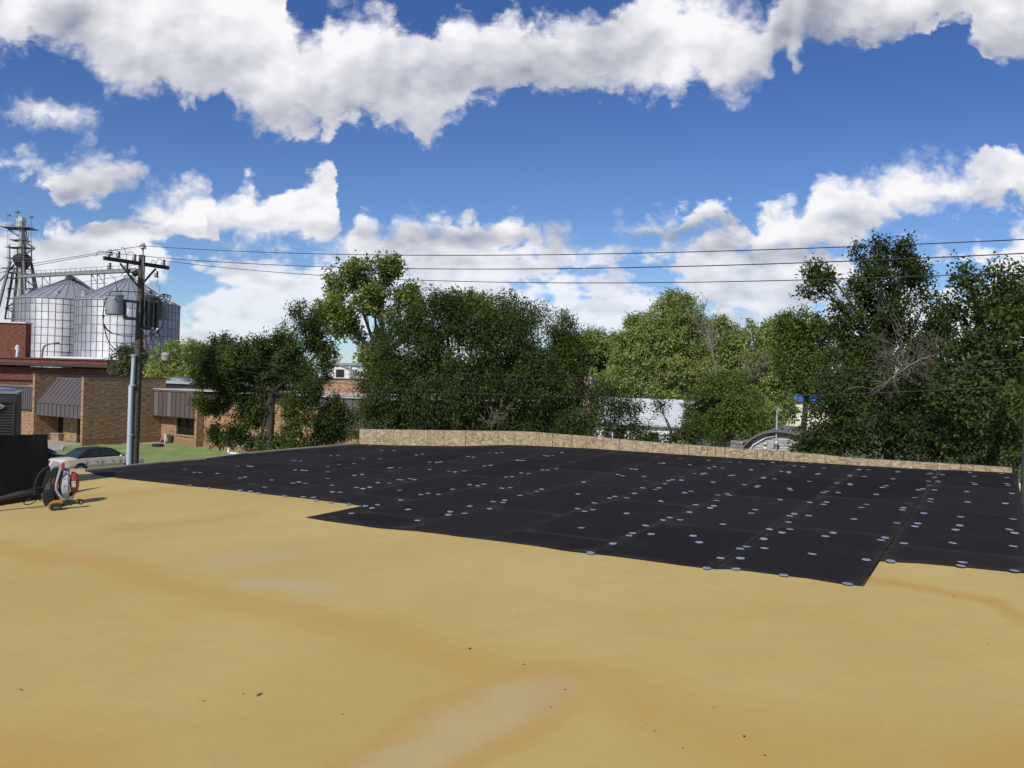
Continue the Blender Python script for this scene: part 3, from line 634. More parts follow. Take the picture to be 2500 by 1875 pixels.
# right wing
rw = MB()
for a0_, a1_, z0, z1 in ((0, 2.1, 0, 4.3), (2.1, 5.45, 0, .82), (2.1, 5.45, 2.32, 4.3), (5.45, 30, 0, 4.3)):
    rw.box(a0_ * S, a1_ * S, 6.62 * S, 6.95 * S, z0 * S, z1 * S)
rw.box(.02 * S, 29.98 * S, 6.97 * S, 20 * S, 0, 4.28 * S)
ob(rw, 'wall', tan_b)
ob(bx(.002, 5.44, 6.585, 6.61, 0, .42), 'base_course', sold); ob(bx(5.77, 30, 6.585, 6.61, 0, .42), 'base_course', sold); ob(bx(5.77, 20, 6.58, 6.6, 2.72, 3.02), 'belt_course', sold)
ob(bx(5.45, 5.76, 5.95, 6.58, 0, 4.25), 'pier', tan_b); ob(bx(5.42, 5.79, 5.92, 6.57, 0, .42), 'pier_base', sold)
f2 = fascia(0.0, 5.43, 5.9, 6.61, 2.34, 4.4, panel, 9, True)
fascia(19.6, 30, 5.9, 6.61, 2.34, 4.5, panel, 13)
ob(bx(-.2, 5.6, 5.8, 6.6, 2.3, 2.338), 'soffit', trimm)
w3 = ob(bx(2.1, 5.45, 6.80, 6.84, .84, 2.32), 'window', glass)
fm3 = MB()
for a_ in (2.13, 3.25, 4.37, 5.42): fm3.box((a_ - .045) * S, (a_ + .045) * S, 6.74 * S, 6.79 * S, .84 * S, 2.32 * S)
fm3.box(2.1 * S, 5.45 * S, 6.74 * S, 6.79 * S, .84 * S, .9 * S); ob(fm3, 'frame', frame, w3)
ob(bx(2.0, 5.45, 6.5, 6.9, .75, .84), 'sill', sillm, w3)
gravel = mat('gravel_roofing', (.52, .47, .42), .95, vs=3, bump=.3)
ob(bx(-.1, 30.1, 5.75, 20.2, 4.53, 4.6), 'roof', gravel)
ob(bx(-24, -.33, 7.2, 20, 4.0, 4.3), 'roof', gravel)
cb_ = ob(bx(-3.1, 6, 9, 15, 4.3, 5.0), 'roof_curb', mat('black_membrane', (.02, .02, .023), .6)); ob(bx(-3.25, 6.2, 8.8, 15.2, 5.0, 5.24), 'cap', mat('grey_cap', (.42, .43, .44), .6), cb_)
ob(MB().lathe([(1.15, 5.24 * S), (1.15, 5.42 * S), (1.0, 5.56 * S), (.4, 5.6 * S)], (-5.9, 13, 0), 24), 'roof_vent', mat('spun_aluminium', (.75, .76, .78), .35, .9), smooth=True)
ob(bx(7.5, 12.8, 17, 24, 0, 5.75), 'upper_wall', tan_b); ob(bx(7.45, 12.85, 16.95, 24, 5.75, 5.88), 'coping', trimm)
v2 = ob(bx(24.2, 25.8, 9, 10.2, 4.6, 4.85), 'roof_vent', trimm); ob(bx(24.6, 25.2, 9.3, 9.8, 4.85, 5.1), 'cap', mat('spun_aluminium', (.7,) * 3), v2)
# downspout: brown leader, white elbow and the pipe lying on the grass
ds = MB().tube([L(12.9 * S, 6.5 * S, 3.1), L(12.9 * S, 6.5 * S, .75)], .05)
dsp = thing('downspout', 'brown downspout with a white pipe at its foot lying out over the lawn', 'downspout', L(12.9 * S, 6.5 * S, 0))
ds.obj('leader', trimm, dsp, smooth=True)
q0 = GZ(557, 1108, .12); q1 = GZ(604, 1111, .10); q2_ = L(12.9 * S, 6.5 * S, .75)
q1 = q0 + Vector((1.6, -1.0, 0)).normalized() * 2.3
MB().tube([L(12.9 * S, 6.5 * S, .8), L(12.9 * S, 6.35 * S, .7), q0 + Vector((0, 0, .5)), q0 + Vector((.02, 0, .14)), q0 + Vector((.15, -.1, .09)), q1 + Vector((0, 0, .06))], .085, 8).obj('pipe', mat('white_pvc', (.8, .8, .8), .5), dsp, smooth=True)
# things against the office wall
q = L(1.55 * S, 6.2 * S)
wb = thing('wheelbarrow', 'green wheelbarrow tipped up against the brick wall under the dark window', 'wheelbarrow', q, GR)
tray = MB().add([(-.32, -.05, .1), (.30, -.45, .08), (.30, .1, .08), (-.35, .30, .95), (.30, .32, .85), (-.40, .25, .95)], [(0, 1, 4, 3), (0, 3, 5), (0, 2, 1), (1, 2, 4)])
tray.obj('tray', mat('green_paint', (.16, .24, .13), .6), wb, local=True)
MB().add([(-.2, .0, .82), (.32, .06, .85), (.30, -.05, .12)], [(0, 1, 2)]).add([(-.2, .05, .82), (.32, .11, .85), (.30, 0, .12)], [(2, 1, 0)]).obj('tray_inside', trimm, wb, local=True)
MB().tube([(-.25, .1, .5), (-.1, .3, 1.25)], .025).tube([(.1, .1, .5), (.2, .35, 1.3)], .025).obj('handle', mat('bare_wood', (.4, .25, .15)), wb, local=True, smooth=True)
MB().lathe([(.05, -.04), (.16, -.05), (.2, -.03), (.2, .03), (.16, .05), (.05, .04)], (-.42, -.25, .2), 16, 'x').obj('wheel', mat('rusty_tyre', (.25, .14, .09)), wb, local=True, smooth=True)
q = L(.95 * S, 6.35 * S)
tag(rebase(MB().tube([q + Vector((0, 0, .0)), q + Vector((.02, 0, .95))], .05).tube([q + Vector((.1, 0, .0)), q + Vector((.1, 0, .8))], .03).obj('marker_post', mat('white_pvc', (.8,) * 3), smooth=True), q), 'short white post standing at the office wall left of the wheelbarrow', 'post')
q = L(-.4 * S + .3, 5.0 * S + .9); q = GZ(385, 1087, .12)
tag(rebase(MB().lathe([(.25, -.09), (.42, -.12), (.48, 0), (.42, .12), (.25, .1), (.2, 0)], q, 20).obj('tyre', mat('black_rubber', (.018, .018, .019), .8), smooth=True), q), 'black tyre lying flat on the pale pad in the office corner', 'tyre')
cp = MB().prism([tuple(L(*t).xy) for t in ((.1, 3.4), (1.9, 5.0), (2.2, 6.5), (.1, 7.0))], .0, .10).obj('concrete_pad', conc); cp['kind'] = 'structure'

# ------------------------------------------------------------------ brown brick hall behind, street lamp, roof pipe
hallO = P(0, 900, 92); hallO.z = 0
hall = thing('brown_brick_hall', 'long dark reddish brown brick hall with a taller block at its left behind the office', 'building', hallO)
zz = lambda v, d, u=150: CZ + ((937.5 + .028 * (u - 1250)) - v) / F * d
def hb(u0, u1, d, v0, v1, dep, ue=None):
    x0, x1 = (u0 - 1250) / F * d, (u1 - 1250) / F * d
    return MB().box(x0, x1, d, d + dep, max(0, zz(v1, d, u0)) if v1 else 0, zz(v0, d, u0))
hb(-500, 268, 92, 880, None, 11).obj('wall', red_b, hall)
z1_ = zz(884, 91.4, 0); z2_ = zz(874, 91.4, 0)
MB().box(-90, (270 - 1250) / F * 92, 91.2, 103.3, z1_, z2_).obj('parapet', red_b, hall)
MB().box(-90, (271 - 1250) / F * 92, 91.05, 103.4, z2_, z2_ + .18).obj('coping', mat('brown_metal', (.12, .06, .045), .6), hall)
MB().box(-90, (272 - 1250) / F * 92, 90.9, 103.5, z1_ - .32, z1_ - .02).obj('cornice', mat('dark_brown_trim', (.05, .035, .03), .7, var=.05), hall)
MB().box(-90, (268 - 1250) / F * 92, 91.8, 92, zz(927, 92, 0), zz(924, 92, 0)).obj('belt_course', mat('dark_brown_trim', (.05,) * 3), hall)
MB().box((66 - 1250) / F * 92, (266 - 1250) / F * 92, 95, 102, z2_ + .1, z2_ + .45).obj('roof', mat('white_membrane', (.8, .8, .8), .7, var=.03), hall)
MB().box(-90, (66 - 1250) / F * 97, 96.5, 97.6, 6, zz(788, 96.5, 0)).obj('upper_wall', red_b, hall)
MB().box(-90, (68 - 1250) / F * 97, 96.3, 97.8, zz(788, 96.5, 0), zz(785, 96.5, 0)).obj('coping', mat('pale_flashing', (.7, .68, .66), .6), hall)
x_ = (40 - 1250) / F * 93.6
MB().tube([(x_, 93.6, z2_), (x_ + .1, 93.6, zz(848, 93.6, 40))], .17).tube([(x_ - .1, 93.6, zz(853, 93.6, 40)), (x_ + .1, 93.6, zz(845, 93.6, 40) + .1)], .2).obj('vent_pipe', mat('white_pvc', (.8,) * 3), hall, smooth=True)
lp = thing('street_lamp', 'grey street lamp with a curved arm rising in front of the left silo', 'street lamp', (P(103, 880, 106).x, 106, 0))
lp_pts = [(P(103, 873, 106).x, 106, 0)] + [P(u, v, 106) for u, v in ((103, 873), (104, 855), (108, 845), (118, 840), (130, 838), (136, 838))]
MB().tube(lp_pts, [.16] + [.13] * 6, 8).obj('pole', mat('lamp_grey', (.3, .31, .33), .5, .4), lp, smooth=True)
MB().ball(P(139, 837, 106), .42, 10, (1, .6, .45)).obj('lamp_head', mat('lamp_grey', (.3,) * 3), lp, smooth=True)

# ------------------------------------------------------------------ grain bins
sm_ = bpy.data.materials.new('galvanised_bin'); sm_.use_nodes = True; g = N(sm_.node_tree); b = g.n['Principled BSDF']
oc = g.new('ShaderNodeTexCoord').outputs['Object']; x, y, z = g.sep(oc)
RB = 6.35
ang = g.m('MULTIPLY', g.m('ARCTAN2', y, x), 48 / (2 * math.pi)); zi = g.m('DIVIDE', z, 1.12)
cell = g.comb(g.m('FLOOR', ang), g.m('FLOOR', zi), 3)
wn_ = g.new('ShaderNodeTexWhiteNoise', noise_dimensions='3D'); g.put(wn_.inputs['Vector'], cell)
fa, fz = g.m('FRACT', ang), g.m('FRACT', zi)
seam = g.m('MAXIMUM', g.m('LESS_THAN', fa, .06), g.m('LESS_THAN', fz, .055))
ring = g.new('ShaderNodeTexWhiteNoise', noise_dimensions='1D'); g.put(ring.inputs['W'], g.m('FLOOR', zi))
c_ = g.mix(wn_.outputs['Value'], rgb(.44, .455, .48), rgb(.62, .635, .66)); c_ = g.mix(g.m('MULTIPLY', ring.outputs['Value'], .45), c_, rgb(.4, .41, .45))
c_ = g.mix(g.m('MULTIPLY', seam, .38), c_, rgb(.16, .17, .20))
c_ = g.mix(g.mr(g.noise(g.vm('MULTIPLY', oc, (1, 1, .25)), 1.6, 5, .6), .5, .8, 0, .35), c_, rgb(.38, .38, .4))
g.put(b.inputs['Base Color'], c_); b.inputs['Metallic'].default_value = .5
g.put(b.inputs['Roughness'], g.mr(wn_.outputs['Value'], 0, 1, .36, .48))
bn = g.new('ShaderNodeBump'); bn.inputs['Strength'].default_value = .5; bn.inputs['Distance'].default_value = .03
g.put(bn.inputs['Height'], g.m('SINE', g.m('MULTIPLY', z, 2 * math.pi / .1016))); g.put(b.inputs['Normal'], bn.outputs[0])
roofm = mat('bin_roof_metal', (.40, .42, .46), .55, .45, var=.08, vs=1.2)
ribm = mat('bin_rib', (.33, .34, .38), .5, .6); stiff = mat('bin_stiffener', (.30, .31, .34), .5, .5)
def make_bin(label, u, d, RB=6.35):
    c = P(u, 900, d); c.z = 0; t = thing('grain_bin', label, 'grain bin', c, 0, 'silver grain bins behind the utility pole')
    H = CZ + (908 - 728) / F * (d - RB)
    body = MB().lathe([(RB, 0), (RB, H)], n=96); body.obj('wall', sm_, t, smooth=True, local=True)
    rf = MB().lathe([(RB + .12, H - .05), (RB + .12, H + .05), (.55, H + 3.45), (.5, H + 3.5)], n=48).obj('roof', roofm, t, smooth=True, local=True)
    r_ = MB()
    for k in range(36):
        a_ = 2 * math.pi * (k + .5) / 36
        r_.beam(((RB + .1) * math.cos(a_), (RB + .1) * math.sin(a_), H + .09), (.6 * math.cos(a_), .6 * math.sin(a_), H + 3.47), .06, .06)
    r_.obj('rib', ribm, rf, local=True)
    s_ = MB()
    for k in range(48):
        a_ = 2 * math.pi * k / 48; s_.beam(((RB + .04) * math.cos(a_), (RB + .04) * math.sin(a_), 0), ((RB + .04) * math.cos(a_), (RB + .04) * math.sin(a_), H - .1), .045, .05, (math.cos(a_), math.sin(a_), 0))
    s_.obj('stiffener', stiff, t, local=True)
    h_ = MB()
    for k in range(int(H / 1.12) + 1): h_.lathe([(RB + .0, k * 1.12 - .03), (RB + .06, k * 1.12), (RB, k * 1.12 + .03)], n=64)
    h_.obj('wind_ring', stiff, t, local=True, smooth=True)
    for a_ in (-2.35, -1.35, -.6):
        v = MB().tube([(5.6 * math.cos(a_), 5.6 * math.sin(a_), H + .35), (5.6 * math.cos(a_), 5.6 * math.sin(a_), H + .95)], .28).ball((5.6 * math.cos(a_), 5.6 * math.sin(a_), H + 1.0), .36, 10, (1, 1, .5))
        v.obj('roof_vent', mat('bright_vent', (.7, .71, .73), .35, .7), t, smooth=True, local=True)
    MB().lathe([(.75, H + 3.3), (.75, H + 3.75), (.3, H + 3.95)], n=20).obj('fill_cap', roofm, t, smooth=True, local=True)
    a_ = -.12 if u > 250 else -.25
    ld = MB()
    for sx in (-.22, .22): ld.beam((RB * math.cos(a_), RB * math.sin(a_) + sx, H + .35), (.6, sx - .1, H + 3.75), .05, .12)
    ld.obj('roof_ladder', mat('bright_vent', (.7,) * 3), t, local=True)
    return H
make_bin('silver corrugated grain bin standing left, next to the lattice tower', 167, 115, 6.9)
HB = make_bin('silver corrugated grain bin standing right, behind the utility pole', 310, 104)

# ------------------------------------------------------------------ elevator leg tower and its catwalk
TD = 124
tw = thing('elevator_tower', 'tall grey lattice grain elevator tower with platforms left of the silver bins', 'grain elevator', (P(50, 900, TD).x, TD, 0))
st1 = mat('tower_steel', (.17, .17, .18), .6, .4); st2 = mat('leg_casing', (.40, .42, .36), .55, .3, vs=1.5); st3 = mat('dark_hopper', (.03, .03, .035), .6)
T = lambda u, v, d=103: P(u, v, TD + (d - 103))
casing = MB()
for u_, d_ in ((47, 102.6), (54, 103.4)):
    casing.beam(T(u_ - 2, 960, d_), T(u_ + 6, 540 if d_ < 103 else 560, d_), .42, .6)
casing.obj('leg_casing', st2, tw)
hd = MB().beam(T(51, 556), T(52, 536), 1.1, .8); hd.lathe([(.5, -.5), (.5, .5)], T(52.5, 537), 16, 'y'); hd.obj('elevator_head', mat('pale_head', (.58, .62, .52), .5, .2), tw)
MB().lathe([(.2, -2.0), (.75, -1.2), (1.35, -.2), (1.3, .6), (.5, 1.2), (.2, 1.4)], T(55, 636), 18).obj('distributor', st3, tw, smooth=True)
lg = MB()
for sx in (-1, 1):
    for sy in (-1, 1):
        lg.beam(T(50 + sx * 17, 600) + Vector((0, sy * 1.0, 0)), T(50 + sx * 17 + 1, 655) + Vector((0, sy * 1.0, 0)), .14, .14)
        ft = T(48 + sx * 44 - (6 if sx < 0 else -2), 850) + Vector((0, sy * 2.6, 0)); tp = T(51 + sx * 16, 640) + Vector((0, sy * 1.0, 0))
        dn = (ft - tp); lg.beam(tp, tp + dn * ((tp.z - .2) / -dn.z), .32, .32)
lg.obj('leg', st1, tw)
rails = MB()
for (a_, b_) in (((19, 526), (20, 780)), ((76, 530), (76, 640)), ((42, 520), (42, 560)), ((69, 565), (71, 700)), ((38, 700), (38, 790))):
    rails.tube([T(*a_, 101.8), T(*b_, 101.8)], .035, 5)
for (a_, b_) in (((19, 527), (76, 533)), ((13, 548), (81, 556)), ((13, 544), (14, 553)), ((80, 552), (81, 560))): rails.tube([T(*a_, 101.7), T(*b_, 101.7)], .03, 5)
for v in range(572, 640, 6):
    w_ = random.choice([12, 18, 26, 30]); rails.tube([T(52 - w_, v, 101.7), T(52 + w_ * .8, v + 1, 101.7)], .03, 5)
for u in (22, 28, 34, 62, 70, 76): rails.tube([T(u, 548, 101.8), T(u, 557, 101.8)], .03, 5)
rails.obj('railing', st1, tw)
pf = MB()
for u0, u1, v, dd in ((13, 82, 556, 1.3), (21, 76, 604, .9), (21, 74, 630, .9), (30, 70, 586, .8), (10, 72, 654, .7), (18, 62, 665, .8), (22, 62, 678, .8)):
    a_, b_ = T(u0, v), T(u1, v + (u1 - u0) * .05); pf.box(a_.x, b_.x, TD - dd, TD + dd, a_.z - .1, a_.z)
pf.obj('platform', st1, tw)
br = MB()
for a_, b_ in (((17, 557), (46, 577)), ((62, 590), (84, 606)), ((84, 606), (47, 630)), ((0, 686), (40, 640)), ((37, 662), (55, 676)), ((30, 668), (12, 780)), ((60, 682), (85, 700)), ((85, 703), (15, 752)), ((15, 752), (50, 775)), ((18, 704), (90, 706)), ((16, 728), (70, 730)), ((12, 752), (62, 754)), ((16, 778), (60, 780)), ((75, 655), (85, 715)), ((34, 660), (18, 745)), ((60, 560), (68, 590))):
    br.beam(T(*a_, 102.4), T(*b_, 102.4), .2, .2)
br.obj('brace', st1, tw)
MB().tube([T(55, 648), T(54, 672)], .25).tube([T(50, 610), T(57, 628)], .22).obj('spout', mat('rusty_spout', (.24, .14, .12), .6), tw, smooth=True)
MB().beam(T(42, 520), T(42, 516), .5, .5).beam(T(21, 526), T(22, 523), .4, .4).beam(T(76, 531), T(76, 528), .4, .4).obj('beacon', st1, tw)
T = lambda u, v, d=103: P(u, v, d)
cw = thing('conveyor_catwalk', 'long grey conveyor catwalk running from the tower over the silver bins', 'conveyor', P(190, 668, 113))
A_, B_ = P(50, 675, 121), P(337, 660, 105)
MB().beam(A_, B_, .9, .42).obj('trough', mat('catwalk_grey', (.34, .37, .33), .55, .3), cw)
r_ = MB(); 
for k in (0, 1): r_.beam(A_ + Vector((0, -.6, .25 + .4 * k)), B_ + Vector((0, -.6, .25 + .4 * k)), .05, .05)
for k in range(24): p = A_.lerp(B_, k / 23) + Vector((0, -.6, 0)); r_.beam(p, p + Vector((0, 0, .66)), .04, .04)
r_.beam(A_ + Vector((0, -.5, -.24)), B_ + Vector((0, -.5, -.24)), .08, .08)
r_.obj('railing', st1, cw)
for us in ((108, 128), (232, 246, 262)):
    sp = MB(); lp_ = lambda u: A_.lerp(B_, (u - 48) / 289)
    for u in us:
        p = lp_(u); sp.beam(p, Vector((p.x + .1, p.y, HB + (.5 if u < 200 else 1.2))), .12, .12)
        if u != us[-1]: sp.beam(p, lp_(us[us.index(u) + 1]) - Vector((0, 0, 1.6)), .08, .08)
    sp.beam(lp_(us[0] - 5) - Vector((0, 0, 1.6)), lp_(us[-1] + 5) - Vector((0, 0, 1.6)), .1, .1)
    sp.obj('support', mat('catwalk_grey', (.3,) * 3), cw)

eA3, eB3 = eA.to_3d(), eB.to_3d()

# ------------------------------------------------------------------ utility poles
wood = mat('weathered_pole_wood', (.12, .10, .082), .95, c2=(.045, .038, .032), vs=7, bump=.8, bs=22)
dwood = mat('dark_crossarm_wood', (.045, .038, .033), .9, vs=6)
steel = mat('pole_steel', (.16, .165, .18), .5, .5); porc = mat('grey_porcelain', (.36, .38, .42), .3, var=.05); dporc = mat('dark_porcelain', (.035, .032, .032), .3)
wirem = mat('black_wire', (.02, .02, .024), .55, var=.02); redw = mat('red_wire', (.22, .035, .03), .5); bluew = mat('blue_wire', (.02, .035, .16), .5)
tank = mat('transformer_grey', (.30, .32, .35), .45, .15, var=.06, vs=3); tankd = mat('transformer_dark', (.06, .063, .068), .5, .15)
pt, pm = P(347, 623, 30), P(327, 1136, 30)
base_ = pm + (pm - pt) * (pm.z / (pt.z - pm.z))
up = thing('utility_pole', 'weathered wooden utility pole with a crossarm and grey transformers beside the parked sedan', 'utility pole', base_)
MB().tube([base_, base_.lerp(pt, .5), pt], [.19, .155, .12], 14).obj('pole', wood, up, smooth=True)
AL, AR = P(257, 631, 28.9), P(414, 655, 31.1)
arm = MB().beam(AL - Vector((0, .1, 0)), AR - Vector((0, .1, 0)), .115, .14).obj('crossarm', dwood, up)
b_ = MB().beam(P(293, 643, 29.3), P(335, 697, 29.8), .07, .05).beam(P(380, 656, 30.5), P(350, 690, 30), .07, .05); b_.obj('brace', dwood, up)
def insul(m_, c, s=1.0, dark=False, flip=1):
    c = Vector(c); return m_.lathe([(.02 * s, -.10 * s * flip), (.03 * s, -.05 * s * flip), (.085 * s, -.035 * s * flip), (.075 * s, .0), (.05 * s, .01 * flip), (.09 * s, .03 * s * flip), (.05 * s, .07 * s * flip), (.045 * s, .10 * s * flip)], c, 12)
for u, v, Y in ((267, 619, 29.0), (349, 603, 30)):
    i_ = insul(MB(), P(u, v, Y), 1.5).obj('insulator', porc, up, smooth=True)
    MB().tube([P(u, v, Y) - Vector((0, 0, .16)), P(u + .3, v + 14, Y)], .018, 6).obj('pin', steel, i_, smooth=True)
MB().beam(P(350, 625, 29.85), P(351, 690, 29.85), .05, .04).tube([P(349, 607, 30), P(350, 628, 29.9)], .022, 6).obj('pole_top_pin', steel, up)
for u, v, Y, s in ((291, 621, 29.3, 1.1), (330, 628, 29.7, 1.1), (401, 641, 30.9, 1.1), (269, 649, 29.0, 1.1), (311, 651, 29.4, 1.1), (384, 669, 30.6, 1.1)):
    c = P(u, v, Y); m_ = MB().tube([c - Vector((0, 0, .11)), c + Vector((0, 0, .11))], .03, 8)
    for k in range(4): m_.lathe([(.03, -.02), (.062, 0), (.03, .02)], c + Vector((0, 0, -.09 + .06 * k)), 12)
    f_ = m_.obj('fuse_cutout', dporc, up, smooth=True)
    MB().beam(c + Vector((-.09, 0, -.12)), c + Vector((.05, 0, -.12)), .03, .03).beam(c + Vector((-.09, 0, -.12)), c + Vector((-.09, 0, .03)), .03, .03).obj('bracket', steel, f_)
# transformers
def trafo(u, v0, v1, Y, rpx, mt, fins=False):
    top, bot = P(u, v0, Y), P(u - 1, v1, Y); r_ = rpx / F * Y; H = top.z - bot.z
    t = MB().lathe([(r_ * .9, 0), (r_, .03), (r_, H - .06), (r_ * 1.06, H - .05), (r_ * 1.06, H), (r_ * .6, H + .08), (.05, H + .1)], bot, 24).obj('transformer', mt, up, smooth=True)
    i_ = MB(); insul(i_, (top.x + .05, top.y, top.z + .2), 1.0); insul(i_, (top.x + .2, top.y, top.z + .17), .7); i_.obj('bushing', porc, t, smooth=True)
    if fins:
        f_ = MB()
        for k in range(7):
            a_ = -2.6 + k * .36; f_.beam((bot.x + (r_ + .06) * math.cos(a_), bot.y + (r_ + .06) * math.sin(a_), bot.z + .1), (bot.x + (r_ + .06) * math.cos(a_), bot.y + (r_ + .06) * math.sin(a_), bot.z + H - .12), .04, .16, (math.cos(a_), math.sin(a_), 0))
        f_.obj('cooling_fin', tankd, t)
    lug = MB()
    for k, zf in ((-.55, .82), (.5, .82), (-.6, .2)): lug.beam((bot.x + r_ * k, bot.y - r_ * .85, bot.z + H * zf), (bot.x + r_ * k, bot.y - r_ * 1.1, bot.z + H * zf), .05, .06)
    lug.obj('lug', mat('pale_lug', (.6, .62, .65), .4, .3), t)
    return t
trafo(279.5, 720, 769, 29.2, 20, tank); trafo(365, 727, 803, 30.3, 21, tankd, True); trafo(397.5, 735, 781, 30.9, 10.5, tank)
r_ = MB().beam(P(305, 731, 29.4), P(304, 779, 29.4), .1, .06).beam(P(305, 734, 29.4), P(339, 738, 29.9), .09, .1).beam(P(304, 777, 29.4), P(337, 780, 29.9), .09, .1).beam(P(306, 739, 29.4), P(313, 733, 29.4), .04, .04).beam(P(306, 768, 29.4), P(313, 776, 29.4), .04, .04)
r_.beam(P(343, 723, 29.9), P(392, 725, 30.7), .05, .05).beam(P(342, 803, 29.9), P(388, 805, 30.5), .05, .05)
r_.obj('bracket', steel, up)
for u, v in ((353, 802), (373, 801), (384, 804)): MB().ball(P(u, v, 30.1), .055, 10).obj('spool_insulator', mat('white_porcelain', (.75, .78, .8), .25), up, smooth=True)
i_ = MB()
for v in (814, 825, 839, 853): i_.lathe([(.03, -.05), (.055, -.03), (.03, 0), (.055, .03), (.03, .05)], P(348.5, v, 29.9), 10)
i_.tube([P(349, 808, 29.95), P(348, 860, 29.95)], .02, 6); i_.obj('secondary_rack', dporc, up, smooth=True)
MB().beam(P(309, 757, 29.35), P(315, 757, 29.35), .02, .16).obj('notice_plate', mat('white_plate', (.72, .74, .74), .5), up)
cdt = MB().tube([P(327, 866, 29.78), P(323.5, 940, 29.78), P(320.5, 942, 29.78), P(314.5, 1139, 29.78), P(309, 1290, 29.78)], [.075, .08, .095, .10, .10], 12)
for v in (868, 941, 1062): 
    u = 327 - (v - 866) * .0465; cdt.lathe([(.10, -.03), (.115, -.02), (.115, .02), (.10, .03)], P(u, v, 29.78), 12)
cdt.obj('conduit', mat('grey_conduit', (.44, .49, .56), .45, .1, var=.05, vs=2), up, smooth=True)
def jump(px, r_, mt, Y=29.8, nm='jumper_wire'):
    pts = [P(u, v, Y + (u - 345) / 155 * 2.0 - .22) for u, v in px]; out = []
    for i in range(len(pts) - 1):
        p0_, p1, p2, p3 = pts[max(i - 1, 0)], pts[i], pts[i + 1], pts[min(i + 2, len(pts) - 1)]
        for k in range(4):
            t = k / 4; out.append(.5 * ((2 * p1) + (p2 - p0_) * t + (2 * p0_ - 5 * p1 + 4 * p2 - p3) * t * t + (3 * p1 - p0_ - 3 * p2 + p3) * t ** 3))
    out.append(pts[-1]); MB().tube(out, r_, 6).obj(nm, mt, up, smooth=True)
for px, r_, mt in (([(258.6, 727), (251.8, 763), (252.8, 790), (266, 809.6), (295, 819), (326, 821)], .016, wirem), ([(252.8, 790), (260.5, 823), (276, 848), (301, 859), (326, 860)], .016, wirem),
                   ([(253.5, 791), (258, 812), (262, 824)], .014, redw), ([(254, 791), (264, 806), (280, 816)], .014, redw),
                   ([(266, 723), (270, 713), (284, 711), (313, 712), (340, 713), (355, 716), (364, 723)], .018, wirem), ([(268, 671), (278, 678), (283, 688), (284, 705)], .009, wirem),
                   ([(385, 676), (385, 688), (381, 696), (390, 700), (389, 713)], .01, wirem), ([(390, 723), (397.5, 718), (413, 721), (417, 725), (411, 740)], .018, wirem),
                   ([(399, 781), (397.5, 794), (386, 810), (367, 819), (347, 823)], .018, wirem), ([(384, 804), (391, 829), (392, 850), (388, 873), (378, 887)], .016, bluew), ([(384, 804), (388, 815), (391, 828)], .018, wirem),
                   ([(353, 815), (355, 835), (363, 854), (372, 862)], .017, redw), ([(356, 815), (359, 838), (366, 852), (378, 861), (388, 860)], .014, redw), ([(368, 803), (369, 820), (367, 836)], .03, dporc), ([(350, 857), (370, 866), (372, 870)], .012, wirem),
                   ([(354, 800), (355, 780), (360, 755), (365, 735)], .012, wirem), ([(383, 803), (381, 780), (384, 750), (389, 728)], .012, wirem), ([(372, 803), (374, 812), (380, 826), (389, 832)], .012, wirem),
                   ([(233.5, 627), (239, 615), (249, 613), (262, 617)], .009, wirem), ([(296, 604.5), (303, 606), (309, 624), (309, 633)], .009, wirem), ([(274, 613), (283, 609), (289, 614)], .009, wirem), ([(311, 620), (317, 615), (325, 618), (329, 624)], .009, wirem),
                   ([(371, 643), (371, 636), (376, 637), (380, 645), (382, 640), (388, 632), (399, 637)], .011, wirem), ([(295, 672), (311, 660), (322, 667), (338, 668)], .012, wirem)):
    jump(px, r_, mt)
MB().ball(P(313, 662, 29.4), .09, 8).ball(P(330, 668, 29.6), .12, 8).ball(P(252.5, 772, 29), .05, 8).ball(P(385, 812, 30.3), .06, 8).ball(P(366, 814, 30.1), .05, 8).obj('connector', dporc, up, smooth=True)
# area light on the same pole
sl = MB().beam(P(345, 862, 29.8), P(403, 862, 30.2), .035, .035).obj('lamp_arm', steel, up)
MB().lathe([(.10, .12), (.16, .08), (.17, .0), (.135, -.19), (.1, -.20)], P(404.5, 868, 30.2), 18).obj('lamp_bowl', mat('clear_bowl', (.45, .43, .36), .3, var=.1), up, smooth=True)
# second pole, just inside the right edge
t2 = 28.9; b2 = Vector((base_.x + .86 * 0, 0, 0)); b2 = Vector((9.78, 14.42, 0))
up2 = thing('utility_pole', 'dark utility pole cut off by the right edge of the photo beside the roof', 'utility pole', b2)
MB().tube([b2, b2 + Vector((-.02, 0, 5)), b2 + Vector((-.03, 0, 9.8))], [.165, .15, .125], 14).obj('pole', wood, up2, smooth=True)
MB().tube([b2 + Vector((-.16, -.17, 0)), b2 + Vector((-.155, -.15, 3.9))], .06, 10).obj('conduit', mat('grey_conduit', (.44,) * 3), up2, smooth=True)
top2 = b2 + Vector((0, 0, 9.3)); a2 = MB().beam(top2 - eB3 * 1.3, top2 + eB3 * 1.3, .115, .14).obj('crossarm', dwood, up2)
for k in (-1.2, 0, 1.2): insul(MB(), top2 + eB3 * k + Vector((0, 0, .15 if k else .75)), 1.5).obj('insulator', porc, up2, smooth=True)
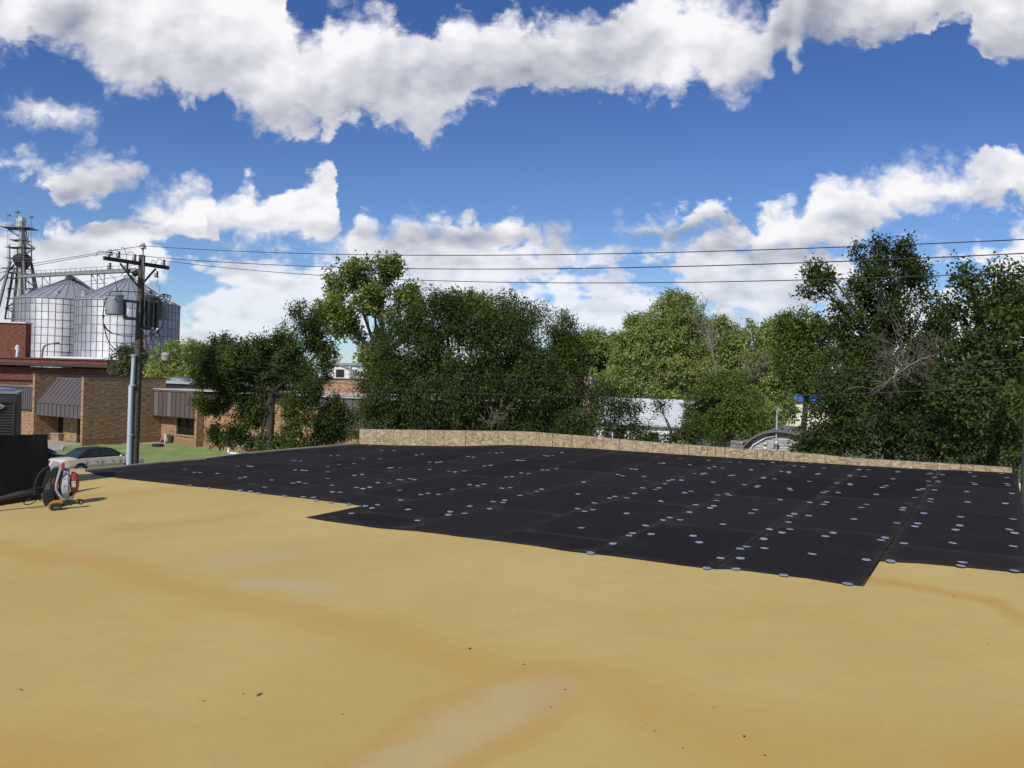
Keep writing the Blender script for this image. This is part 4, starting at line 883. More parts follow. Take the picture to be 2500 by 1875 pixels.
# ---- spans: each wire follows the plane of the pole line, sag read at three sight lines
def span(px, label, r_=.011, start=None, n=40, cat='power line', group='power lines between the poles'):
    o = start if start is not None else P(*px[0]); d2 = Vector((eA.x, eA.y)); nn = Vector((-d2.y, d2.x)); c0 = o.xy.dot(nn); ss = []
    for q in px[1:] if start is None else px:
        rr = ray(q[0], q[1]); t = c0 / (rr.x * nn.x + nn.y); p = Vector((rr.x * t, t)); ss.append(((p - o.xy).dot(d2), CZ + rr.z * t))
    ss = [(0, o.z)] + ss
    cf = np.polyfit([a for a, _ in ss], [z for _, z in ss], min(2, len(ss) - 1)); s1 = ss[-1][0]; s1 += .6 if s1 > 0 else -6
    pts = [(o.x + eA.x * s1 * k / n, o.y + eA.y * s1 * k / n, float(np.polyval(cf, s1 * k / n))) for k in range(n + 1)]
    m_ = MB().tube(pts, r_, 6); ob_ = m_.obj('power_line', wirem, smooth=True); rebase(ob_, pts[0])
    return tag(ob_, label, cat, group)
span([(349, 600, 30), (1400, 621), (2500, 584.5)], 'topmost of the three power lines running right from the pole top')
span([(267, 617, 29.0), (1400, 655.5), (2500, 618.5)], 'middle one of the three power lines running right above the trees')
span([(404, 637, 30.9), (1400, 690.7), (2500, 664)], 'lowest of the three power lines running right above the trees')
span([(349, 600, 30), (150, 632), (2, 657)], 'upper power line running left from the pole top to the photo edge')
span([(267, 617, 29.0), (120, 642), (2, 665)], 'lower power line running left from the crossarm insulator')
span([(311, 672, 29.5), (200, 689), (2, 709)], 'thin line running left from the crossarm across the bin roofs', .008)
span([(320, 859, 29.8), (244, 880), (127, 901), (2, 918)], 'thin low cable running left across the brown brick hall', .008)
span([(372, 862, 29.9), (500, 893), (1309, 964), (2500, 943)], 'thick black low cable sagging right from the pole across the trees', .008)
span([(346, 850, 30), (1780, 910), (2500, 876)], 'thin upper communication cable crossing the tree crowns at right', .005)
span([(346, 858, 30), (1780, 926), (2500, 896)], 'thin lower communication cable crossing the tree crowns at right', .005)

# ------------------------------------------------------------------ cars
def carprof(s, Lc):                                        # deck height along the body, from the tail
    xs = [0, .05, .25, .8, 1.35, 3.55, 4.1, 4.9, 5.2, 5.35]; zs = [.62, .86, .97, 1.0, 1.02, 1.03, .99, .88, .76, .55]
    return float(np.interp(s / Lc * 5.35, xs, zs))
def make_car(label, RR, ex, ey, paint, roofp, Lc=5.25, Wc=1.93, hs=1.0, name='parked_car'):
    # ex: nose direction, ey: from right flank towards left flank; RR: rear right corner on the ground
    rz = math.atan2(ex.y, ex.x); t = thing(name, label, 'car', RR, rz, 'cars parked beside the office')
    n_ = 30; m_ = MB(); rings = []
    for i in range(n_ + 1):
        s = Lc * i / n_; top = carprof(s, Lc) * hs; e = min(s, Lc - s); tap = .16 * max(0, 1 - e / .55) ** 2; W2 = Wc / 2 - tap
        bot = .26 + .12 * max(0, 1 - e / .35); cs = [(-W2 + .05, bot), (-W2, bot + .14), (-W2 - .0, .60), (-W2 + .015, .72), (-W2 + .07, top - .06), (-W2 + .16, top - .01), (0, top + .03)]
        ring = [(s, Wc / 2 + a, z) for a, z in cs] + [(s, Wc / 2 - a, z) for a, z in cs[::-1][1:]]; rings.append(ring)
    k = len(rings[0]); m_.v = [p for r in rings for p in r]
    m_.f = [(i * k + j, i * k + j + 1, (i + 1) * k + j + 1, (i + 1) * k + j) for i in range(n_) for j in range(k - 1)] + [tuple(range(k))[::-1], tuple(range(n_ * k, (n_ + 1) * k))] + [(i * k, (i + 1) * k, (i + 1) * k + k - 1, i * k + k - 1) for i in range(n_)]
    body = m_.obj('body', paint, t, smooth=True, local=True)
    # greenhouse
    zb, zt_ = 1.0 * hs, 1.50 * hs
    gp = [(.95, zb), (1.65, zt_ - .05), (2.1, zt_), (2.9, zt_ + .005), (3.25, zt_ - .07), (3.95, zb)]
    gl = MB(); sec = []
    for s, z in gp:
        ins = .10 + .20 * (z - zb) / (zt_ - zb); sec.append([(s, ins, z), (s, ins + .1, z + .03), (s, Wc - ins - .1, z + .03), (s, Wc - ins, z)])
    gl.v = [p for q in sec for p in q]
    gl.f = [(i * 4 + j, i * 4 + j + 1, (i + 1) * 4 + j + 1, (i + 1) * 4 + j) for i in range(5) for j in range(3)]
    gl.f += [(0, 4, 8, 12, 16, 20), (3, 7, 11, 15, 19, 23)[::-1]]
    gl.obj('roof', roofp, t, smooth=False, local=True)
    gm_ = mat('car_glass', (.03, .045, .045), .08, 0, var=.02, spec=.45)
    def pane(pts, nm):
        pts = [Vector(p) for p in pts]; nn = (pts[1] - pts[0]).cross(pts[2] - pts[0]).normalized()
        c = sum(pts, Vector()) / len(pts)
        if (c - Vector((Lc / 2, Wc / 2, 1.2))).dot(nn) < 0: nn = -nn
        MB().add([p + nn * .012 for p in pts] + [p - nn * .01 for p in pts], [tuple(range(len(pts))), tuple(range(len(pts), 2 * len(pts)))[::-1]] + [(i, (i + 1) % len(pts), len(pts) + (i + 1) % len(pts), len(pts) + i) for i in range(len(pts))]).obj(nm, gm_, t, local=True)
    def fl(s, z, side):
        ins = .10 + .20 * (z - zb) / (zt_ - zb); return (s, ins if side == 0 else Wc - ins, z)
    for sd in (0, 1):
        pane([fl(1.62, zb + .07, sd), fl(2.35, zb + .07, sd), fl(2.35, zt_ - .07, sd), fl(2.0, zt_ - .07, sd)], 'side_window')
        pane([fl(2.47, zb + .07, sd), fl(3.62, zb + .07, sd), fl(3.15, zt_ - .09, sd), fl(2.47, zt_ - .06, sd)], 'side_window')
        y_ = .02 if sd == 0 else Wc - .02; yo = -.012 if sd == 0 else Wc + .012
        for s in (2.0, 3.0): MB().box(s, s + .16, min(yo, y_), max(yo, y_), .80, .825).obj('door_handle', mat('car_chrome', (.3, .28, .25), .35, .6), t, local=True)
        ln_ = MB()
        for s in (1.45, 2.4, 3.55): ln_.box(s, s + .007, min(yo, y_) + .002, max(yo, y_), .4, .96)
        ln_.obj('door_gap', mat('dark_gap', (.03, .03, .03)), t, local=True)
        MB().box(.5, 4.95, min(yo, y_) - .002, max(yo, y_), .56, .60).obj('side_moulding', mat('car_moulding', tuple(c * .72 for c in paint_c[paint.name])), t, local=True)
        MB().ball((3.55, -.12 if sd == 0 else Wc + .12, 1.06), .12, 10, (.6, 1, .7)).obj('mirror', paint, t, smooth=True, local=True)
        for s in (1.15, 4.2):
            y0 = -.004 if sd == 0 else Wc + .004; inn = .22 if sd == 0 else Wc - .22
            MB().lathe([(.41, min(y0, inn)), (.41, max(y0, inn))], (s, 0, .36), 26, 'y').obj('wheel_arch', mat('arch_black', (.006, .006, .006), .95), t, local=True)
            sg = -1 if sd == 0 else 1; yy = y0 + sg * .006
            wh = MB().lathe([(.20, .02 * sg), (.30, .025 * sg), (.335, 0), (.335, -.15 * sg), (.2, -.16 * sg)], (s, yy, .335), 26, 'y').obj('wheel', mat('black_rubber', (.018,) * 3), t, smooth=True, local=True)
            rm_ = MB().lathe([(.04, .045 * sg), (.16, .03 * sg), (.20, .03 * sg), (.21, .01 * sg)], (s, yy, .335), 20, 'y'); rm_.obj('rim', mat('wheel_alloy', (.5, .5, .5), .35, .8), wh, smooth=True, local=True)
    pane([(.97, .2, zb + .04), (.97, Wc - .2, zb + .04), (1.60, Wc - .36, zt_ - .07), (1.60, .36, zt_ - .07)], 'rear_window')
    pane([(3.93, .2, zb + .04), (3.93, Wc - .2, zb + .04), (3.28, Wc - .36, zt_ - .08), (3.28, .36, zt_ - .08)], 'windscreen')
    for y_ in (.16, Wc - .52): MB().box(-.02, .1, y_, y_ + .36, .66, .86).obj('tail_light', mat('tail_red', (.45, .02, .03), .2), t, local=True, bevel=.02)
    for y_ in (.2, Wc - .5): MB().box(Lc - .12, Lc - .0, y_, y_ + .3, .55, .68).obj('headlight', mat('lamp_clear', (.6, .6, .6), .15), t, local=True, bevel=.02)
    MB().box(-.08, .1, .1, Wc - .1, .38, .58).obj('bumper', paint, t, local=True, bevel=.03)
    return t
beige = mat('beige_car_paint', (.66, .56, .43), .28, .05, var=.03, vs=1, coat=.6); navy = mat('navy_car_paint', (.010, .012, .022), .2, .2, var=.02, coat=.7); vinyl = mat('black_vinyl_roof', (.012, .011, .012), .7, bump=.2)
paint_c = {'beige_car_paint': (.6, .5, .4), 'navy_car_paint': (.01, .012, .022)}
q = P(153, 1000, 45.0); q.z = 0
make_car('beige four door sedan with a black vinyl roof parked behind the roof edge', q, eB3, -eA3, beige, vinyl, 5.25, 1.93, 1.03)
q = q - eB3 * 2.3 - eA3 * 3.6
make_car('dark navy car parked behind the beige sedan, half hidden by the black board', q, eB3, -eA3, navy, navy, 4.8, 1.85, 1.06)

# ------------------------------------------------------------------ air conditioner, leaning board, blower, saw on our roof
acm = mat('unit_grey', (.035, .038, .042), .5, .3)
AY = 12.6; acx1 = P(39, 1000, AY).x; azr = math.radians(27); acc = Vector((acx1, AY)) + Vector((-.4 * math.cos(azr) - .4 * math.sin(azr), -.4 * math.sin(azr) + .4 * math.cos(azr))); zb = roof_z(*acc)
ac = thing('air_conditioner', 'dark grey louvred air conditioner unit behind the leaning black board', 'air conditioner', (acc.x, acc.y, zb), azr)
AH = P(20, 957, AY).z - zb
MB().box(-.40, .40, -.40, .40, .06, AH - .03).obj('cabinet', acm, ac, local=True, bevel=.015)
lv = MB(); k = int((AH - .25) / .045)
for i in range(k):
    z = .12 + i * .045
    for x0 in (-.37, -.125, .12): lv.add([(x0, -.402, z), (x0 + .235, -.402, z), (x0 + .235, -.425, z + .012), (x0, -.425, z + .012), (x0, -.402, z + .026), (x0 + .235, -.402, z + .026)], [(0, 1, 2, 3), (3, 2, 5, 4)])
    lv.box(.402, .408, -.36, .36, z, z + .02)
lv.obj('louvre', mat('louvre_grey', (.075, .08, .088), .45, .3), ac, local=True)
pr = MB()
for x0 in (-.39, -.135, .11, .355): pr.box(x0, x0 + .03, -.432, -.40, .06, AH - .06)
pr.box(-.405, .405, -.436, -.402, AH - .17, AH - .03); pr.obj('frame', acm, ac, local=True)
MB().box(-.43, .43, -.45, .43, AH - .03, AH + .01).lathe([(.36, AH + .01), (.33, AH + .05), (.1, AH + .07)], n=24).obj('top', mat('top_blue_grey', (.30, .34, .40), .35, .4), ac, local=True, bevel=.008)
MB().box(-.5, .5, -.5, .5, -.05, .06).obj('base', mat('base_black', (.02, .02, .02)), ac, local=True)
bd_ = MB().lathe([(.10, -.006), (.105, 0), (.095, .008)], (0, 0, 0), 24, 'y', Matrix.Diagonal(Vector((1.6, 1, .55))))
bd_.v = [(x + .08, -y - .445, z + AH - .235) for x, y, z in bd_.v]
bg_ = bd_.obj('badge', mat('badge_silver', (.5, .5, .52), .35, .7), ac, local=True, smooth=True)
b3 = MB().box(-.02, .19, -.457, -.452, AH - .255, AH - .215).obj('badge_stripe', mat('badge_red', (.30, .03, .04), .4), bg_, local=True, bevel=.008)
# black board leaning
pA, pB = G(-70, 1245), G(121, 1216)
tA, tB = P(-70, 1062, pA.y + .28), P(113, 1061, pB.y + .28)
nb = Vector((.06, .28, .02)).normalized() * .02; mid = P(60, 1060, (tA.y + tB.y) / 2)
lb = MB()
top = [tA, P(20, 1063.5, tA.lerp(tB, .5).y), P(75, 1061, tA.lerp(tB, .8).y), tB]
low = [pA, pA.lerp(pB, .47), pA.lerp(pB, .77), pB]
for p in low + top: lb.v.append(tuple(p))
for p in low + top: lb.v.append(tuple(p + nb))
lb.f = [(0, 1, 5, 4), (1, 2, 6, 5), (2, 3, 7, 6), (8, 12, 13, 9), (9, 13, 14, 10), (10, 14, 15, 11), (0, 4, 12, 8), (3, 11, 15, 7), (4, 5, 13, 12), (5, 6, 14, 13), (6, 7, 15, 14), (0, 8, 9, 1), (1, 9, 10, 2), (2, 10, 11, 3)]
o = lb.obj('leaning_board', bm_); rebase(o, pA); tag(o, 'black board stood on edge against the air conditioner at the left of the photo', 'roof board')
o = None
# backpack blower, built upright in its own frame: x to the right, y away, z up; about 0.5 m tall
bc = G(133, 1236); kx = bc.y ** 2 / (F * bc.xy.length); kz = bc.y / F   # metres per photo pixel there
def Bp(u, v, dy=0): return ((u - 133) * kx, dy, (1236 - v) * kz)
blow = thing('backpack_blower', 'grey and orange backpack leaf blower with black straps standing on the yellow foam', 'leaf blower', bc, math.atan2(-bc.x, bc.y))
gry = mat('blower_grey', (.42, .45, .49), .4, var=.05); blk = mat('strap_black', (.010, .010, .013), .75); org = mat('blower_orange', (.36, .055, .025), .4, var=.05)
def Y3(px, dy=0): return [Vector(Bp(u, v, dy)) for u, v in px]
def slab(px, d0, d1, nm, mt, parent=blow, bev=.008):
    vs = Y3(px, d0) + Y3(px, d1); n_ = len(px)
    return MB().add(vs, [tuple(range(n_)), tuple(range(n_, 2 * n_))[::-1]] + [(i, n_ + i, n_ + (i + 1) % n_, (i + 1) % n_) for i in range(n_)]).obj(nm, mt, parent, local=True, bevel=bev)
# frame plate and carry handle
slab([(101, 1196), (112, 1185), (118, 1146), (121, 1131), (127, 1127), (143, 1133), (150, 1131), (146, 1148), (142, 1170), (141, 1190), (143, 1212), (152, 1221), (150, 1225), (112, 1229), (103, 1222), (100, 1208)], .02, .20, 'back_plate', gry)
hdl = MB().tube(Y3([(122, 1134), (126, 1129), (132, 1130), (140, 1134), (149, 1132)], .09), .016, 8).obj('handle', gry, blow, local=True, smooth=True)
slab([(128, 1137), (143, 1135), (139, 1142), (128, 1143)], .015, .205, 'handle_opening', mat('beige_seen', (.30, .27, .22)), blow)
slab([(147, 1132), (155, 1130), (156, 1140), (154, 1146), (148, 1145)], .0, .12, 'red_cap', mat('cap_red', (.42, .03, .045), .25), blow, .006)
# round fan housing, seen nearly edge on
fh = MB(); prof = [(.02, -.075), (.17, -.07), (.235, -.03), (.24, .03), (.20, .055), (.02, .065)]
fh.lathe(prof, Vector(Bp(158, 1186, .13)), 30, 'x', Matrix.Diagonal(Vector((1, .75, .98))))
fan = fh.obj('fan_housing', gry, blow, local=True, smooth=True)
ri = MB()
for k in range(14):
    a_ = 2 * math.pi * k / 14; c_ = Vector(Bp(159, 1186, .13)); ri.beam(c_ + Vector((.05, .165 * math.cos(a_), .22 * math.sin(a_))), c_ + Vector((-.03, .18 * math.cos(a_), .238 * math.sin(a_))), .015, .014)
ri.obj('housing_rib', mat('rib_green_grey', (.34, .40, .40), .4), fan, local=True)
slab([(145, 1152), (152, 1158), (152, 1200), (148, 1213), (142, 1205), (142, 1170)], .0, .12, 'intake_screen', blk)
eng = MB().lathe([(.06, -.02), (.19, -.01), (.195, .03), (.15, .075), (.06, .09)], Vector(Bp(175, 1184, .13)), 26, 'x', Matrix.Diagonal(Vector((1, .7, .86))))
en = eng.obj('engine_cover', org, blow, local=True, smooth=True)
slab([(173, 1176), (184, 1176), (184, 1191), (173, 1191)], -.008, .0, 'white_label', mat('label_white', (.62, .6, .58)), en, .001)
MB().beam(Vector(Bp(173, 1180, -.01)), Vector(Bp(184, 1180, -.01)), .004, .004).obj('label_line', mat('label_dark', (.12, .1, .1)), en, local=True)
slab([(184, 1172), (188, 1176), (190, 1182), (187, 1184), (184, 1180)], .05, .12, 'choke_lever', mat('lever_dark_red', (.16, .025, .02)), en)
slab([(166, 1206), (179, 1205), (177, 1214), (163, 1214)], .03, .18, 'engine_block', blk)
MB().tube(Y3([(176, 1207), (169, 1223)], .08), .045, 12).obj('fuel_tank', mat('tank_white', (.58, .60, .63), .35), blow, local=True, smooth=True)
# harness
slab([(103, 1198), (112, 1195), (121, 1195), (129, 1200), (135, 1210), (135, 1223), (128, 1227), (106, 1227), (102, 1215)], -.06, .02, 'hip_pad', blk, bev=.02)
st_ = slab([(124, 1144), (140, 1140), (138, 1160), (135, 1180), (134, 1196), (145, 1218), (138, 1222), (124, 1205), (121, 1185), (122, 1165)], -.035, .018, 'shoulder_strap', blk, bev=.01)
s2_ = slab([(113, 1138), (120, 1140), (122, 1152), (116, 1172), (108, 1190), (102, 1192), (103, 1178), (110, 1160)], -.05, -.01, 'shoulder_strap', blk, bev=.01)
MB().tube(Y3([(119, 1137), (106, 1143), (94, 1155), (87, 1172), (83, 1190), (86, 1200)], -.05), [.012, .016, .016, .014, .014, .02], 8).tube(Y3([(113, 1143), (101, 1154), (95, 1170)], -.02), .01, 6).obj('strap_webbing', blk, blow, local=True, smooth=True)
MB().tube(Y3([(146, 1142), (141, 1160), (136, 1180), (136, 1195), (142, 1205), (150, 1216), (162, 1224)], -.045), .017, 8).obj('side_strap', mat('strap_grey', (.38, .38, .40), .7), blow, local=True, smooth=True)
MB().tube(Y3([(102, 1219), (92, 1215), (84, 1222), (72, 1227), (62, 1226), (59, 1222), (66, 1217), (76, 1214)], -.08), .008, 6).obj('loose_strap', blk, blow, local=True, smooth=True)
tb = MB().tube([Vector(Bp(103, 1196, .05)), Vector(Bp(84, 1198, 0)), Vector(Bp(50, 1202, -.02)), Vector(Bp(10, 1210, -.03)), Vector(Bp(-60, 1224, -.05))], [.045, .042, .042, .036, .034], 14)
for k in range(14): tb.lathe([(.043, -.006), (.05, 0), (.043, .006)], Vector(Bp(100 - k * 1.9, 1196.4 + k * .12, .04 - k * .003)), 14, 'x')
tb.obj('blower_tube', mat('tube_black', (.022, .022, .024), .5), blow, local=True, smooth=True)
def lettering(txt, size, M4, mt, parent, nm='lettering'):
    cu = bpy.data.curves.new('t', 'FONT'); cu.body = txt; cu.size = size; cu.extrude = .0008; cu.align_x = 'CENTER'; cu.align_y = 'CENTER'
    to = bpy.data.objects.new('t', cu); col.objects.link(to); bpy.context.view_layer.update()
    me = bpy.data.meshes.new_from_object(to); me.name = nm; bpy.data.objects.remove(to); bpy.data.curves.remove(cu)
    me.transform(M4); me.materials.clear(); me.materials.append(mt); o_ = bpy.data.objects.new(nm, me); col.objects.link(o_); o_.parent = parent; return o_
Rx = Matrix.Rotation(math.pi / 2, 4, 'X')
lettering('STIHL', .035, Matrix.Translation(Vector(Bp(128.5, 1174, -.042))) @ Rx @ Matrix.Rotation(math.radians(80), 4, 'Z'), mat('orange_print', (.6, .10, .04), .5), st_)
lettering('####', .012, Matrix.Translation(Vector(Bp(139, 1192, -.064))) @ Rx @ Matrix.Rotation(math.radians(-85), 4, 'Z'), mat('label_dark', (.1,) * 3), blow) if False else None
# cordless saw lying in front
sc_ = G(120, 1246); k2 = sc_.y ** 2 / (F * sc_.xy.length); k3 = sc_.y / F
saw = thing('reciprocating_saw', 'yellow and black cordless reciprocating saw lying on the foam in front of the blower', 'power tool', sc_, math.atan2(-sc_.x, sc_.y))
def S3(u, v, dy=0): return Vector(((u - 120) * k2, dy, (1246 - v) * k3))
def sslab(px, d0, d1, nm, mt, parent=saw, bev=.006):
    n_ = len(px); return MB().add([S3(u, v, d0) for u, v in px] + [S3(u, v, d1) for u, v in px], [tuple(range(n_)), tuple(range(n_, 2 * n_))[::-1]] + [(i, n_ + i, n_ + (i + 1) % n_, (i + 1) % n_) for i in range(n_)]).obj(nm, mt, parent, local=True, bevel=bev)
yel = mat('tool_yellow', (.42, .22, .04), .45, var=.05); tbk = mat('tool_black', (.018, .018, .02), .55)
sslab([(115, 1235), (121, 1229), (131, 1224), (153, 1223), (154, 1229), (150, 1234), (122, 1238), (120, 1245), (115, 1238)], .0, .09, 'body', yel)
sslab([(107, 1229), (116, 1228), (123, 1231), (121, 1237), (113, 1236), (106, 1232)], .01, .07, 'rear_grip', tbk)
bt2 = sslab([(123, 1230), (150, 1229), (151, 1240), (147, 1245.5), (126, 1246), (121.5, 1240)], -.07, .02, 'battery', tbk)
lettering('DEWALT', .016, Matrix.Translation(S3(137.5, 1238.5, -.0765)) @ Rx, mat('print_white', (.6, .6, .58)), bt2)
sslab([(152, 1225), (165, 1224), (185, 1225), (192, 1229), (185, 1233), (165, 1237), (150, 1240)], .005, .08, 'gearcase', tbk)
sslab([(186, 1226), (190, 1223), (203, 1224), (203.5, 1235), (198, 1236), (190, 1234)], .0, .09, 'blade_shoe', tbk)
sslab([(197, 1227.5), (200.5, 1227.5), (200, 1232), (197, 1232.5)], -.004, -.001, 'shoe_slot', mat('slot_pale', (.5, .42, .25)))
sslab([(185, 1225), (191, 1224.5), (190, 1228), (186, 1228)], -.006, .0, 'lever', yel)
sslab([(203, 1227.5), (237, 1228.5), (237, 1229.6), (203, 1230)], .03, .033, 'blade', mat('blade_dark', (.14, .11, .08), .4, .5), bev=0)

# ------------------------------------------------------------------ buildings beyond the parapet
def box_at(px0, px1, Y, vtop, dep, name, mt, parent, v0=None, u=None):
    x0, x1 = P(px0, 950, Y).x, P(px1, 950, Y).x; zt2 = P((px0 + px1) / 2 if u is None else u, vtop, Y).z
    return MB().box(x0, x1, Y, Y + dep, 0 if v0 is None else P(px0, v0, Y).z, zt2).obj(name, mt, parent)
wht = mat('white_siding', (.78, .78, .77), .6, var=.04)
wbn = thing('white_warehouse', 'white metal warehouse with a square dark opening seen between the trees', 'warehouse', (P(838, 950, 118).x, 118, 0))
box_at(770, 905, 118, 889, 14, 'wall', wht, wbn); box_at(769, 906, 117.7, 886, 14.6, 'roof', mat('grey_blue_roof', (.30, .35, .42), .5), wbn, 889.5)
box_at(819, 838.5, 117.9, 902.5, .3, 'opening', mat('opening_black', (.01,) * 3), wbn, 920); MB().beam(P(829, 890, 117.8), P(855, 900, 117.8), .25, .1).beam(P(854.5, 889, 117.8), P(854, 922, 117.8), .3, .1).obj('gutter', mat('grey_gutter', (.4, .41, .43)), wbn)
box_at(857, 868, 117.85, 901, .3, 'door', mat('grey_gutter', (.4,) * 3), wbn, 922)
# house with the white shingle roof
shm = bpy.data.materials.new('white_shingles'); shm.use_nodes = True; g = N(shm.node_tree); b = g.n['Principled BSDF']
oc = g.new('ShaderNodeTexCoord').outputs['Object']; x, y, z = g.sep(oc)
bt_ = g.new('ShaderNodeTexBrick'); g.put(bt_.inputs['Vector'], g.comb(x, g.m('MULTIPLY', z, 1.4))); bt_.inputs['Scale'].default_value = 1; bt_.inputs['Brick Width'].default_value = .55; bt_.inputs['Row Height'].default_value = .27; bt_.inputs['Mortar Size'].default_value = .022
bt_.inputs['Color1'].default_value = rgb(.60, .61, .63); bt_.inputs['Color2'].default_value = rgb(.50, .51, .53); bt_.inputs['Mortar'].default_value = rgb(.28, .28, .30)
g.put(b.inputs['Base Color'], g.mix(g.mr(g.noise(oc, .9, 5, .6), .4, .7, 0, .35), bt_.outputs['Color'], rgb(.42, .42, .43))); b.inputs['Roughness'].default_value = .85
R_ = P(1714, 978, 72); hO = Vector((R_.x, R_.y, 0)); house = thing('white_roofed_house', 'small white house with a white shingle roof half hidden behind shrubs', 'house', hO, GR)
hr, he, hw_ = R_.z, 3.05, 3.0; Lh = 11.5
rf_ = MB()
for sg in (-1, 1):
    a_, c_ = (0, hr), (sg * (hw_ + .35), he - .25)
    rf_.add([(-Lh, a_[0], a_[1]), (.35, a_[0], a_[1]), (.35, c_[0], c_[1]), (-Lh, c_[0], c_[1]), (-Lh, a_[0], a_[1] - .12), (.35, a_[0], a_[1] - .12), (.35, c_[0], c_[1] - .12), (-Lh, c_[0], c_[1] - .12)], [(0, 1, 2, 3)[::sg], (7, 6, 5, 4)[::sg], (3, 2, 6, 7), (1, 5, 6, 2), (0, 3, 7, 4)])
rf_.obj('roof', shm, house, local=True)
MB().add([(0, -hw_, 0), (0, hw_, 0), (0, hw_, he), (0, 0, hr - .12), (0, -hw_, he), (-Lh + .2, -hw_, 0), (-Lh + .2, hw_, 0), (-Lh + .2, hw_, he), (-Lh + .2, 0, hr - .12), (-Lh + .2, -hw_, he)], [(0, 1, 2, 3, 4), (9, 8, 7, 6, 5), (0, 4, 9, 5), (1, 6, 7, 2)]).obj('wall', wht, house, local=True)
MB().box(-4, -3, -hw_ - .04, -hw_, .9, 2.1).box(-7.6, -6.4, -hw_ - .04, -hw_, .9, 2.1).obj('window', glass, house, local=True)
MB().box(-Lh, .35, -hw_ - .42, -hw_ - .34, he - .42, he - .26).obj('gutter', mat('grey_gutter', (.4,) * 3), house, local=True)
chm = mat('tan_chimney', (.36, .28, .20), .9, c2=(.24, .17, .12), vs=2.5, bump=.4)
cu_, cY = 1439, 69
cbx = thing('brick_chimney', 'tan brick chimney with a thin metal flue left of the white house roof', 'chimney', (P(cu_, 950, cY).x, cY, 0), GR)
cw2 = 26 / F * cY * .78; cz = P(cu_, 920, cY).z
MB().box(-cw2 / 2, cw2 / 2, -.45, .45, 0, cz).obj('shaft', chm, cbx, local=True)
MB().box(-cw2 / 2 - .06, cw2 / 2 + .06, -.52, .52, cz - .25, cz).obj('cap', mat('chimney_cap', (.42, .36, .28), .9), cbx, local=True)
MB().tube([(0, 0, cz), (.02, 0, cz + .62)], .07).obj('flue', mat('lamp_grey', (.3,) * 3), cbx, local=True, smooth=True)
# weathered shed with an arched roof
sd = bpy.data.materials.new('weathered_boards'); sd.use_nodes = True; g = N(sd.node_tree); b = g.n['Principled BSDF']
oc = g.new('ShaderNodeTexCoord').outputs['Object']; x, y, z = g.sep(oc); fz_ = g.m('FRACT', g.m('DIVIDE', z, .14))
nb_ = g.noise(g.vm('MULTIPLY', oc, (1, 1, 9)), 1.6, 6, .7)
g.put(b.inputs['Base Color'], g.mix(g.m('MULTIPLY', g.m('LESS_THAN', fz_, .16), .8), g.mix(g.mr(nb_, .42, .58), rgb(.20, .17, .15), rgb(.60, .58, .56)), rgb(.05, .045, .04))); b.inputs['Roughness'].default_value = .9
SY = 40; sc0 = P(1905, 1100, SY); shed = thing('weathered_shed', 'grey weathered board shed with an arched roof just over the parapet', 'shed', (sc0.x, SY, 0), math.radians(-26))
zt3 = P(1905, 1056, SY).z; hw = 2.05; sp_ = zt3 - 1.75
arc = [(-hw * math.cos(math.pi * k / 16), sp_ + (zt3 - sp_) * math.sin(math.pi * k / 16)) for k in range(17)]
poly = [(-hw, 0)] + arc + [(hw, 0)]; n_ = len(poly)
MB().add([(x, 0, z) for x, z in poly] + [(x, 4.9, z) for x, z in poly], [tuple(range(n_)), tuple(range(n_, 2 * n_))[::-1]] + [(i, n_ + i, n_ + (i + 1) % n_, (i + 1) % n_) for i in (0, n_ - 2, n_ - 1)]).obj('wall', sd, shed, local=True)
m_ = MB()
for i in range(16):
    (x0, z0), (x1, z1) = arc[i], arc[i + 1]
    m_.add([(x0, -.35, z0 + .03), (x1, -.35, z1 + .03), (x1, 5, z1 + .03), (x0, 5, z0 + .03), (x0, -.35, z0 + .17), (x1, -.35, z1 + .17), (x1, 5, z1 + .17), (x0, 5, z0 + .17)], [(4, 5, 6, 7), (0, 3, 2, 1), (0, 1, 5, 4), (2, 3, 7, 6)])
m_.obj('roof', mat('old_shingle', (.16, .14, .125), .9, vs=3), shed, local=True, smooth=True)
MB().box(-1.1, -.3, -.04, -.002, 0, 3.02).obj('door', wht, shed, local=True)
MB().tube([(-1.62, -.08, 1.2), (-1.6, -.08, 2.9), (-1.35, -.08, 3.35), (-.75, -.08, 3.75), (-.2, -.08, 3.9)], .035).obj('conduit', mat('white_pvc', (.8,) * 3), shed, smooth=True, local=True)
MB().ball((-.75, -.08, 3.2), .09).ball((-.75, -.08, 3.45), .07).obj('yard_light', mat('white_pvc', (.8,) * 3), shed, smooth=True, local=True)
xm = P(1898, 1030, SY).x - sc0.x
MB().tube([(xm, -.2, 3.0), (xm, -.2, P(1898, 1003, SY).z)], .04).tube([(xm, -.2, P(1898, 1003, SY).z), (xm + .08, -.2, P(1898, 1001, SY).z + .08), (xm + .16, -.2, P(1898, 1006, SY).z)], .055).obj('service_mast', mat('grey_conduit', (.44,) * 3), shed, smooth=True, local=True)
MB().ball((xm, -.22, P(1898, 1082, SY).z), .15, 12).obj('electric_meter', mat('meter_glass', (.45, .48, .5), .15, .3), shed, smooth=True, local=True)
ls = thing('lean_to_roof', 'low brown plank roof sloping down just left of the arched shed', 'shed', (P(1855, 1070, 44).x, 44, 0))
MB().add([P(1812, 1078, 44), P(1900, 1060, 44), P(1900, 1056, 47), P(1816, 1072, 47), P(1812, 1081, 44), P(1900, 1063, 44), P(1900, 1059, 47), P(1816, 1075, 47)], [(0, 1, 2, 3), (7, 6, 5, 4), (0, 4, 5, 1), (1, 5, 6, 2), (3, 7, 4, 0)][:5]).obj('roof', mat('plank_brown', (.24, .17, .11), .9), ls)
